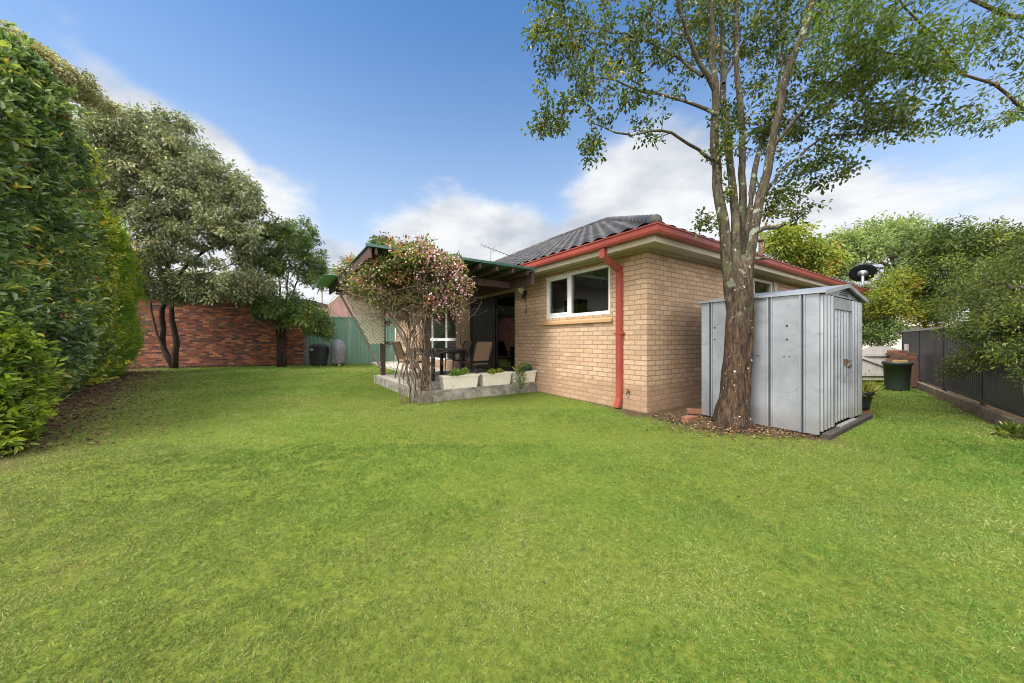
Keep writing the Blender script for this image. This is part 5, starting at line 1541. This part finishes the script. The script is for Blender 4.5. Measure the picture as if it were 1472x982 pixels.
# ------------------------------------------------------------------ hedge shrubs on the left
def hedge_shrub(name, label, s0, s1, depth, height, n, L, Wd, mat, face=0.0, taper=4.0, core=True, budmat=None, nb=0, wobm=.28, group='tall shrubs of the left hedge', cat='shrub'):
    sm = (s0 + s1) / 2; hl = (s1 - s0) / 2
    c = HN1 + HD * sm + HNI * (depth - face)
    base = Vector((c[0], c[1], 0))
    root = empty(name, base, 0, label, cat, group)
    seed = abs(hash(name + label)) % 1 + sm

    def surf(m, frac_front=.72):
        th = np.where(RNG.random(m) < frac_front, RNG.uniform(-.62 * pi, .62 * pi, m), RNG.uniform(-pi, pi, m))
        z = RNG.random(m) ** .95
        e = 3.2; cc, ss = np.cos(th), np.sin(th)
        rr = (np.abs(cc) ** e + np.abs(ss) ** e) ** (-1 / e)
        prof = (1 - z ** taper) ** .55 * (.86 + .14 * np.clip(z * 6, 0, 1))
        bl = fbm(th * 2.2 + sm, z * height * .9, 1.0, 61) - .5
        bl2 = fbm(th * 6 + sm, z * height * 2.4, 1.0, 62) - .5
        k = prof * (1 + 0 * bl)
        out = np.column_stack([cc, ss])
        x = cc * rr * depth * k; y = ss * rr * hl * k
        zz = z * height
        bulge = bl * wobm * 3.2 + bl2 * wobm * 1.0
        x = x + cc * bulge; y = y + ss * bulge
        return x, y, zz, cc, ss, bulge
    x, y, z, cc, ss, bulge = surf(n)
    inn = RNG.exponential(.12, n); inn = np.minimum(inn, .7)
    x = x - cc * inn; y = y - ss * inn
    # x axis is towards the lawn (-HNI), y along the hedge
    ex = -HNI; ey = HD
    P = np.column_stack([base.x + ex[0] * x + ey[0] * y, base.y + ex[1] * x + ey[1] * y, np.maximum(z + RNG.normal(0, .06, n), .03)])
    O = np.column_stack([ex[0] * cc + ey[0] * ss, ex[1] * cc + ey[1] * ss, np.full(n, .25) + (z / height) ** 3 * .8])
    A = O * .55 + rnd(n) * .62 + np.array([0, 0, .05])
    N = O * .5 + rnd(n) * .55 + np.array([0, 0, .9])
    s = RNG.uniform(.5, 1.35, n)
    cl = fbm(np.arctan2(ss, cc) * 4 + sm * 3, z * 2.2, 1.0, 77)
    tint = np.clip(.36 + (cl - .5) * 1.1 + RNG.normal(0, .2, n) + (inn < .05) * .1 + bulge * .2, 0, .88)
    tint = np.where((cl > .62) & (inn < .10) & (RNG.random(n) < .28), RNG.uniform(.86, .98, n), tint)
    ns = int(n / 200)     # stray shoots standing out of the surface
    x, y, z, cc, ss, bulge = surf(ns, .85)
    SP = []; SA = []; ST = []
    for i in range(ns):
        k = RNG.integers(9, 20); Ls = RNG.uniform(.12, .42) * min(1, height / 4)
        c0 = np.array([base.x + ex[0] * x[i] + ey[0] * y[i], base.y + ex[1] * x[i] + ey[1] * y[i], max(z[i], .1)])
        d = np.array([ex[0] * cc[i] + ey[0] * ss[i], ex[1] * cc[i] + ey[1] * ss[i], RNG.uniform(.2, 1.3)]); d = d / np.linalg.norm(d)
        t = RNG.random(k)[:, None]
        SP.append(c0 + d * t * Ls + rnd(k) * .012); SA.append(d * .8 + rnd(k) * .55); ST.append(np.clip(RNG.normal(.62, .16, k) + (RNG.random() < .05) * .3, 0, .97))
    SP = np.concatenate(SP)
    s2 = RNG.uniform(.6, 1.1, len(SP))
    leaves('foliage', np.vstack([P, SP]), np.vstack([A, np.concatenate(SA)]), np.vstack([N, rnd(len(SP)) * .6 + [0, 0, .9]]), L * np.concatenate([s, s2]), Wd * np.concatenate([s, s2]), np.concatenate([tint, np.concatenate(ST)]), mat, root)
    # stems
    mb = MB()
    for k in range(9):
        a = random.uniform(-.7, .7) * hl; b = random.uniform(-.4, .2) * depth
        pts = []; q = np.array([b, a]); 
        for i in range(7):
            t = i / 6; q = q + rnd(1, 2)[0] * .06 * min(1, height / 4)
            w_ = ex * q[0] + ey * q[1]; pts.append((w_[0], w_[1], t * height * .9))
        mb.tube(pts, list(np.linspace(.045, .012, 7) * min(1, height / 5)), 7, 0, False)
    m_ = 500
    x, y, z, cc, ss, bulge = surf(m_, .8)
    for i in range(m_):   # side twigs running out to the leaf shell
        o1 = ex * x[i] + ey * y[i]
        i1 = ex * (x[i] - cc[i] * min(.75, depth * .8)) + ey * (y[i] - ss[i] * min(.75, depth * .8))
        mb.tube([(i1[0], i1[1], max(z[i] - .25, .02)), ((o1[0] + i1[0]) / 2 + random.gauss(0, .05), (o1[1] + i1[1]) / 2, z[i] - .1), (o1[0], o1[1], z[i])], [.009, .006, .003], 4, 0, False)
    mb.build('stems', 'brown_bark', root)
    if nb:
        x, y, z, cc, ss, bulge = surf(nb, .9)
        bx_, by_, bz_ = x + cc * .03, y + ss * .03, z
        P = []
        for i in range(nb):
            k = 5; c0 = np.array([base.x + ex[0] * bx_[i] + ey[0] * by_[i], base.y + ex[1] * bx_[i] + ey[1] * by_[i], bz_[i]])
            P.append(np.tile(c0, (k, 1)))
        P = np.concatenate(P)
        leaves('buds', P, rnd(len(P)) + np.array([.5, -.3, .5]), rnd(len(P)), .05, .035, RNG.random(len(P)), 'red_bud', root, fold=.5)['kind'] = 'stuff'
    return root


hedge_shrub('camellia_shrub', 'dark glossy camellia with red buds at the left edge of the picture', -2.6, 1.1, 1.3, 5.8, 46000, .13, .060, 'camellia_leaf', nb=110)
hedge_shrub('camellia_shrub', 'tall dark camellia with scattered red buds, tallest of the hedge', 1.0, 4.6, 1.3, 7.2, 54000, .13, .060, 'camellia_leaf', nb=130, taper=6, wobm=.36)
hedge_shrub('camellia_shrub', 'tall shrub with yellow and orange new leaves before the bright green one', 4.1, 7.1, 1.25, 7.0, 40000, .115, .056, 'yellow_leaf', nb=40, taper=6, wobm=.34)
hedge_shrub('cypress_shrub', 'bright fresh green shrub ending the hedge before the brick wall', 6.4, 9.8, 1.3, 5.8, 56000, .10, .036, 'bright_leaf', face=.28, taper=4, wobm=.34)
hedge_shrub('lime_shrub', 'low lime yellow leafed shrub in front of the hedge at the left edge', -2.95, -1.45, .36, 1.35, 5200, .095, .036, 'lime_leaf', face=.70, taper=2.2, wobm=.2, group='low shrubs')

# tan flowering tree behind the hedge
ta = Tree('blossom_tree', 'tree with tan blossom heads rising behind the top of the hedge', 'tree', Vector((-14.2, 8.0, 0)))
ta.limb([(-14.2, 8.0, 0), (-14.0, 8.0, 3), (-13.4, 8.2, 5.5), (-12.8, 8.5, 7.2)], .2, .08, .4, .02)
ta.limb([(-14.0, 8.0, 4), (-14.8, 9.0, 6), (-13.5, 9.6, 7.6)], .1, .04, .4, .02)
ta.grow(blob_pts([(10, 72, 8.8, 46, 26, 1.0, 46), (55, 88, 9.0, 36, 20, .9, 38), (95, 116, 9.2, 34, 18, .9, 36), (-40, 60, 8.5, 50, 40, 1, 30), (125, 140, 9.6, 20, 14, .8, 16)]), .008, .04, wob=.08)
ta.wood('pale_bark', 'pale_bark', 1)
ta.foliage(80, .20, .075, .045, 'tan_blossom', along=.7, tintv=.3)

# grey green tree against the wall
g1 = Tree('grey_green_tree', 'spreading grey green tree with twin dark trunks against the red brick wall', 'tree', W(251, 527, 14.6) * 1.0)
g1.root.location.z = 0; g1.base = np.array(g1.root.location)
b0 = Vector(g1.base)
Yt = 14.6
g1.limb([b0, W(243, 515, Yt), W(236, 500, Yt), W(233, 470, Yt), W(234, 445, Yt), W(238, 410, Yt), W(245, 370, Yt), W(262, 330, Yt), W(280, 280, Yt)], .11, .04, .3, .02)
g1.limb([b0, W(253, 505, Yt - .1), W(249, 470, Yt - .1), W(246, 440, Yt), W(256, 400, Yt), W(275, 375, Yt - .3), W(310, 350, Yt - .5)], .12, .04, .3, .02)
g1.limb([W(238, 505, Yt), W(226, 480, Yt - .2), W(217, 450, Yt - .3), W(214, 420, Yt - .3), W(190, 380, Yt - .4)], .05, .03, .3, .02)
g1.limb([W(240, 400, Yt), W(210, 350, Yt - .5), W(180, 300, Yt - .8), W(170, 250, Yt - 1)], .07, .025, .3, .02)
g1.limb([W(245, 440, Yt), W(290, 430, Yt - .4), W(340, 428, Yt - .7), W(372, 420, Yt - .8)], .035, .012, .3, .03)
g1.limb([W(256, 400, Yt), W(300, 392, Yt - .4), W(345, 372, Yt - .8), W(370, 350, Yt - .9)], .035, .012, .3, .03)
g1.grow(blob_pts([(140, 195, 12.6, 34, 34, .8, 46), (150, 262, 12.6, 26, 40, .7, 40), (362, 298, 13.8, 20, 18, .8, 18), (372, 405, 14, 22, 16, .8, 22), (320, 425, 13.8, 46, 10, .6, 22), (240, 425, 13.5, 50, 9, .6, 24), (170, 178, 13.4, 47, 27, 1.2, 57), (210, 205, 13.6, 63, 27, 1.4, 76), (255, 225, 14, 63, 30, 1.6, 85), (300, 255, 14, 57, 27, 1.5, 76), (335, 275, 13.9, 35, 20, 1.2, 39),
                  (175, 235, 13.2, 42, 37, 1.2, 57), (225, 262, 13.5, 57, 30, 1.4, 76), (280, 290, 13.7, 63, 27, 1.4, 76), (335, 318, 13.6, 44, 23, 1.2, 57), (355, 345, 13.6, 27, 23, 1, 28),
                  (185, 300, 13.2, 35, 37, 1, 47), (240, 320, 13.4, 52, 27, 1.2, 60), (300, 335, 13.6, 48, 20, 1.2, 41), (205, 360, 13.3, 37, 30, 1, 47), (255, 362, 13.4, 35, 20, 1, 28),
                  (215, 400, 13.4, 44, 27, .8, 43), (275, 408, 13.6, 52, 17, .8, 34), (345, 405, 13.7, 35, 17, .8, 20), (325, 375, 13.6, 37, 17, .8, 15), (240, 175, 13.8, 42, 17, 1, 28)]), .008, .035, wob=.11, up=.10)
g1.wood('brown_bark', 'dark_bark', 2)
g1.foliage(58, .27, .135, .050, 'greygreen_leaf', flat=.85, along=.75, tintv=.3, droop=.7)

g2 = Tree('small_tree', 'small bushy green tree with clustered stems beside the green fence', 'tree', W(404, 525, 15.4))
g2.root.location.z = 0; g2.base = np.array(g2.root.location); b0 = Vector(g2.base)
for (dx, tx, ty, yy) in ((-.12, 388, 420, 15.2), (0, 402, 400, 15.4), (.1, 412, 430, 15.3), (.16, 425, 410, 15.5), (-.05, 395, 440, 15.1)):
    g2.limb([b0 + Vector((dx, 0, 0)), W(404 + dx * 40, 480, 15.4), W((404 + tx) / 2, 450, yy), W(tx, ty, yy), W(tx + (tx - 404) * .6, ty - 55, yy)], .06, .02, .3, .02)
g2.grow(blob_pts([(385, 345, 15, 30, 26, 1.1, 50), (420, 340, 15.2, 34, 26, 1.1, 60), (445, 375, 15.2, 20, 34, .9, 42), (395, 385, 15, 35, 25, 1.1, 40), (380, 440, 14.8, 22, 22, .8, 36), (410, 445, 14.8, 32, 26, 1.0, 56), (450, 455, 15, 26, 24, .9, 50), (465, 470, 15.1, 14, 14, .6, 16), (360, 375, 14.8, 16, 28, .8, 22), (455, 400, 15.2, 10, 20, .6, 14)]), .006, .025, wob=.10, up=.08)
g2.wood('brown_bark', 'dark_bark', 5)
g2.foliage(90, .26, .105, .045, 'shrub_leaf', along=.7, tintv=.3, droop=.4)

# ------------------------------------------------------------------ trees on the right and beyond
def far_tree(name, label, px, Y, blobs, mat, bk, per, spread, L, Wd, r0=.25, topy=None, group='trees beyond the fences', base_px=None, tintv=.3):
    b = W(base_px or px, 489, Y); b.z = 0
    t = Tree(name, label, 'tree', b, group)
    cx = np.mean([q[0] for q in blobs]); cy = np.mean([q[1] for q in blobs])
    t.limb([b, b + Vector((.1, .05, W(px, cy, Y).z * .35)), W(px, cy + 12, Y), W(cx, cy - 8, Y)], r0, r0 * .3, .5, .03)
    for q in blobs[::2]: t.limb([W(px, cy + 22, Y), W((px + q[0]) / 2, (q[1] + cy + 18) / 2, (Y + q[2]) / 2), W(q[0], q[1], q[2])], r0 * .4, r0 * .12, .5, .04)
    t.grow(blob_pts(blobs), .012 if Y > 15 else .006, .06, wob=.1)
    t.wood(bk, bk, 1)
    t.foliage(per, spread, L, Wd, mat, along=.7, tintv=tintv)
    return t


far_tree('gum_tree', 'large pale green gum tree with open branches behind the satellite dish', 1285, 27, [(1215, 360, 26, 38, 22, 2.5, 55), (1250, 345, 27, 40, 24, 2.5, 60), (1290, 345, 27, 40, 26, 2.5, 60), (1200, 390, 26, 30, 20, 2, 30), (1320, 350, 27, 36, 26, 2.5, 45), (1180, 372, 26, 20, 16, 2, 20), (1300, 385, 26, 30, 14, 2, 12)], 'gum_leaf', 'brown_bark', 70, .75, .28, .10, .35, tintv=.35)
far_tree('bushy_tree', 'golden green bushy tree just above the far end of the house gutter', 1150, 22, [(1130, 352, 22, 26, 22, 2, 40), (1160, 365, 22, 26, 20, 2, 36), (1115, 340, 22, 12, 10, 1.5, 12), (1170, 385, 22, 22, 18, 2, 26)], 'gold_leaf', 'brown_bark', 60, .55, .22, .10, .25)
far_tree('leaning_tree', 'yellow green tree leaning over the path between dish and dark fence', 1322, 11.6, [(1290, 410, 11.2, 34, 18, .9, 55), (1330, 412, 11.4, 36, 20, .9, 60), (1270, 432, 11, 24, 20, .7, 38), (1360, 425, 11.4, 26, 22, .8, 38), (1300, 445, 11, 40, 18, .8, 46), (1340, 450, 11.4, 30, 20, .8, 34)], 'gold_leaf', 'brown_bark', 58, .24, .085, .036, .09, base_px=1338)
far_tree('lilly_pilly', 'dark green tree behind the dark boundary fence with bushy crown', 1410, 11, [(1365, 350, 10.5, 34, 28, 1.1, 70), (1405, 365, 10.5, 38, 30, 1.2, 80), (1450, 360, 10, 38, 34, 1.1, 80), (1380, 395, 10, 34, 26, 1.0, 60), (1430, 410, 9.5, 40, 26, 1, 70), (1345, 380, 10.6, 20, 22, .8, 32), (1480, 400, 9.5, 40, 50, 1, 60)], 'lillypilly_leaf', 'dark_bark', 70, .26, .085, .034, .16)
fs = Tree('weeping_shrub', 'fine leafed green shrub spreading in front of the dark boundary fence at the right edge', 'shrub', Vector((6.30, 4.12, 0)))
fs.limb([(6.30, 4.12, 0), (6.34, 4.2, .7), W(1500, 440, 4.35), W(1500, 380, 4.5), W(1490, 330, 4.7)], .05, .005, .2, .02)
fs.limb([(6.33, 4.18, .6), W(1480, 480, 4.5), W(1440, 470, 5.0), W(1400, 475, 5.5), W(1370, 485, 5.9)], .03, .008, .2, .02)
fs.limb([W(1488, 420, 4.4), W(1445, 410, 4.9), W(1400, 405, 5.5), W(1365, 420, 6.0)], .028, .008, .2, .02)
fs.limb([(6.33, 4.18, .5), W(1460, 515, 4.6), W(1415, 530, 5.1), W(1370, 540, 5.9)], .02, .006, .2, .02)
fs.grow(blob_pts([(1430, 430, 5.0, 44, 26, .3, 80), (1462, 385, 4.9, 34, 40, .3, 70), (1425, 470, 4.95, 46, 20, .25, 80), (1385, 470, 5.7, 34, 22, .25, 56), (1450, 505, 4.6, 30, 20, .2, 50), (1405, 512, 5.2, 34, 16, .2, 40), (1366, 530, 5.9, 24, 12, .15, 20), (1465, 450, 4.6, 24, 34, .25, 56), (1365, 440, 6.2, 26, 20, .25, 34), (1478, 535, 4.3, 18, 16, .2, 12), (1395, 410, 5.8, 34, 24, .3, 50)]), .0032, .012, wob=.10, up=.05)
fs.wood('brown_bark', 'brown_bark', 1)
fs.foliage(32, .13, .046, .015, 'lillypilly_leaf', along=.9, tintv=.35, bias=.1)
# small plants at the foot of the right fence
for (x, y, lab, n) in ((6.22, 4.28, 'low leafy weed at the right edge under the hanging foliage', 120), (9.9, 10.4, 'low green bush behind the side gate', 500)):
    r = empty('low_bush', (x, y, 0), 0, lab, 'bush')
    d = unit(rnd(n)); d[:, 2] = np.abs(d[:, 2])
    sc = .13 if y < 9 else .7
    P = np.array([x, y, 0.02]) + d * sc * RNG.random((n, 1)) ** .4 * [1, 1, 1.0 if y < 9 else 1.6]
    leaves('foliage', P, d + rnd(n) * .5, rnd(n) + [0, 0, .8], .075, .03, RNG.random(n), 'lillypilly_leaf' if y < 9 else 'shrub_leaf', r)
far_tree('green_bush_tree', 'dense green tree low behind the satellite dish and shed', 1262, 15, [(1250, 440, 15, 24, 20, 1, 44), (1262, 470, 15, 26, 20, 1, 44), (1245, 485, 14.5, 16, 12, 1, 20)], 'shrub_leaf', 'brown_bark', 55, .35, .12, .05, .1)
far_tree('pine_tree', 'distant dark umbrella topped tree above the pergola roof', 548, 60, [(550, 352, 60, 16, 8, 2, 26), (556, 362, 60, 14, 6, 2, 16), (542, 358, 60, 10, 6, 1.6, 12)], 'shrub_leaf', 'brown_bark', 45, .8, .45, .2, .3, group='distant trees')
far_tree('pine_tree', 'distant grey green tree left of the pergola roof edge', 505, 50, [(505, 385, 50, 12, 8, 2, 18), (492, 392, 50, 12, 6, 2, 14), (512, 380, 50, 8, 6, 2, 10)], 'greygreen_leaf', 'brown_bark', 40, .7, .4, .18, .25, group='distant trees')
far_tree('bushy_tree', 'distant tree showing between red wall and small tree', 300, 30, [(300, 405, 30, 40, 16, 3, 40), (350, 415, 30, 30, 12, 3, 26)], 'greygreen_leaf', 'brown_bark', 40, .8, .3, .14, .3, group='distant trees')
far_tree('bushy_tree', 'distant green tree low beyond the gate and dark fence', 1400, 30, [(1350, 440, 30, 60, 22, 3, 60), (1420, 420, 30, 50, 30, 3, 60), (1270, 460, 30, 40, 18, 3, 40)], 'shrub_leaf', 'brown_bark', 55, .9, .3, .14, .3, group='distant trees')

# ------------------------------------------------------------------ sky and sun
SUN_DIR = Vector((-0.50, -0.46, 0.95)).normalized()
w = bpy.data.worlds.new('World'); SC.world = w; w.use_nodes = True
n = w.node_tree.nodes; l = w.node_tree.links; n.clear()
out = n.new('ShaderNodeOutputWorld'); bg = n.new('ShaderNodeBackground'); bg.inputs[1].default_value = 0.15
sky = n.new('ShaderNodeTexSky'); sky.sky_type = 'NISHITA'; sky.sun_disc = False
sky.sun_elevation = math.asin(SUN_DIR.z); sky.sun_rotation = math.atan2(SUN_DIR.x, SUN_DIR.y)
sky.altitude = 300; sky.air_density = 1.0; sky.dust_density = 0.6; sky.ozone_density = 1.6
tc = n.new('ShaderNodeTexCoord'); sp = n.new('ShaderNodeSeparateXYZ'); l.new(tc.outputs['Generated'], sp.inputs[0])


def M(op, a, b=None, c=None, clamp=False):
    k = n.new('ShaderNodeMath'); k.operation = op; k.use_clamp = clamp
    for i, x in enumerate((a, b, c)):
        if x is None: continue
        if isinstance(x, (int, float)): k.inputs[i].default_value = x
        else: l.new(x, k.inputs[i])
    return k.outputs[0]


el = sp.outputs[2]
den = M('ADD', M('MAXIMUM', el, 0.0), 0.22)
cx_ = M('DIVIDE', sp.outputs[0], den); cy_ = M('DIVIDE', sp.outputs[1], den)
cb = n.new('ShaderNodeCombineXYZ'); l.new(cx_, cb.inputs[0]); l.new(cy_, cb.inputs[1]); cb.inputs[2].default_value = 3.3
t1 = noise(n, l, cb.outputs[0], 1.9, 10, 0.56)
# haze and cloud bank thickening to the horizon
bank = M('SUBTRACT', 1.0, M('DIVIDE', M('MAXIMUM', el, 0.0), 0.60), clamp=True)
cov = M('ADD', M('MULTIPLY', M('POWER', bank, 1.25), 1.25), M('MULTIPLY', M('SUBTRACT', 1.0, M('DIVIDE', M('MAXIMUM', el, 0.0), 0.34), clamp=True), 0.35))
c1 = M('ADD', M('MULTIPLY', t1.outputs[0], 1.5), M('SUBTRACT', cov, 1.02))


def blobdir(px, py, rad, amp):
    d = Vector(((px - CX) / F, 1, -(py - CY) / F)).normalized()
    vm = n.new('ShaderNodeVectorMath'); vm.operation = 'DOT_PRODUCT'; l.new(tc.outputs['Generated'], vm.inputs[0]); vm.inputs[1].default_value = d
    return M('MULTIPLY', M('DIVIDE', M('SUBTRACT', vm.outputs['Value'], cos(rad)), 1 - cos(rad), clamp=True), amp)


for (px, py, rad, amp) in ((230, 215, .15, .5), (320, 285, .20, .45), (930, 290, .24, .55), (1200, 330, .16, .3), (610, 330, .16, .3)):
    c1 = M('ADD', c1, blobdir(px, py, rad, amp))
for (px, py, rad, amp) in ((470, 170, .35, .35), (760, 190, .2, .15), (1440, 120, .5, .3)):
    c1 = M('SUBTRACT', c1, blobdir(px, py, rad, amp))
fac = n.new('ShaderNodeMapRange'); fac.interpolation_type = 'SMOOTHSTEP'; l.new(c1, fac.inputs[0]); fac.inputs[1].default_value = 0.0; fac.inputs[2].default_value = 0.38
t2 = noise(n, l, cb.outputs[0], 2.6, 7, 0.55)
ccol = ramp(n, [(0.34, (1.75, 1.9, 2.15)), (0.60, (2.85, 2.9, 2.95))]); l.new(t2.outputs[0], ccol.inputs[0])
haze = n.new('ShaderNodeMix'); haze.data_type = 'RGBA'
hs = n.new('ShaderNodeHueSaturation'); hs.inputs['Saturation'].default_value = 1.27; hs.inputs['Value'].default_value = 0.70; l.new(sky.outputs[0], hs.inputs['Color'])
hz = M('MULTIPLY', M('POWER', M('SUBTRACT', 1.0, M('DIVIDE', M('MAXIMUM', el, 0.0), 0.80), clamp=True), 1.75), 1.15, clamp=True)
l.new(hz, haze.inputs[0]); l.new(hs.outputs[0], haze.inputs[6]); haze.inputs[7].default_value = (2.3, 2.6, 2.95, 1)
mx = n.new('ShaderNodeMix'); mx.data_type = 'RGBA'
l.new(fac.outputs[0], mx.inputs[0]); l.new(haze.outputs[2], mx.inputs[6]); l.new(ccol.outputs[0], mx.inputs[7])
# added bright broken cloud, unseen overhead and behind the camera, as fill light
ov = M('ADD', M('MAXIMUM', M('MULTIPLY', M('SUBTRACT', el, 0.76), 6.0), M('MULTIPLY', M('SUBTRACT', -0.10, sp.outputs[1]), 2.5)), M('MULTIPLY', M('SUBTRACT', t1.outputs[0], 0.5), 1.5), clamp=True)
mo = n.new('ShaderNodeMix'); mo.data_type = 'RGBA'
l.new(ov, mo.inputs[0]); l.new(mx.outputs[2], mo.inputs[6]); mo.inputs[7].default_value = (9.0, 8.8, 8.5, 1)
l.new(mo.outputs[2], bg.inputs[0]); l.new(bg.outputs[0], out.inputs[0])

sl = bpy.data.lights.new('sun', 'SUN'); sl.energy = 2.4; sl.angle = R(20); sl.color = (1.0, 0.95, 0.87)
so = bpy.data.objects.new('sun', sl); COL.objects.link(so); so.location = (0, 0, 12)
so.rotation_euler = SUN_DIR.to_track_quat('Z', 'Y').to_euler()

cam = bpy.data.cameras.new('camera'); co = bpy.data.objects.new('camera', cam); COL.objects.link(co)
co.location = (0, 0, CH); co.rotation_euler = (pi / 2, 0, 0)
cam.sensor_width = 36; cam.lens = 36 * F / 1472; cam.shift_y = -2 / 1472; cam.clip_start = .05; cam.clip_end = 2000
SC.camera = co
SC.view_settings.view_transform = 'Standard'; SC.view_settings.look = 'None'; SC.view_settings.exposure = 1.15; SC.view_settings.gamma = 1
SC.render.engine = 'CYCLES'
cy = SC.cycles
cy.max_bounces = 8; cy.diffuse_bounces = 5; cy.glossy_bounces = 3; cy.transmission_bounces = 4; cy.transparent_max_bounces = 8
cy.use_denoising = True; cy.denoiser = 'OPENIMAGEDENOISE'; cy.denoising_input_passes = 'RGB_ALBEDO_NORMAL'; cy.denoising_prefilter = 'ACCURATE'; cy.filter_width = 1.0; cy.use_adaptive_sampling = True; cy.adaptive_threshold = 0.005; cy.sample_clamp_indirect = 2.5
cy.caustics_reflective = False; cy.caustics_refractive = False
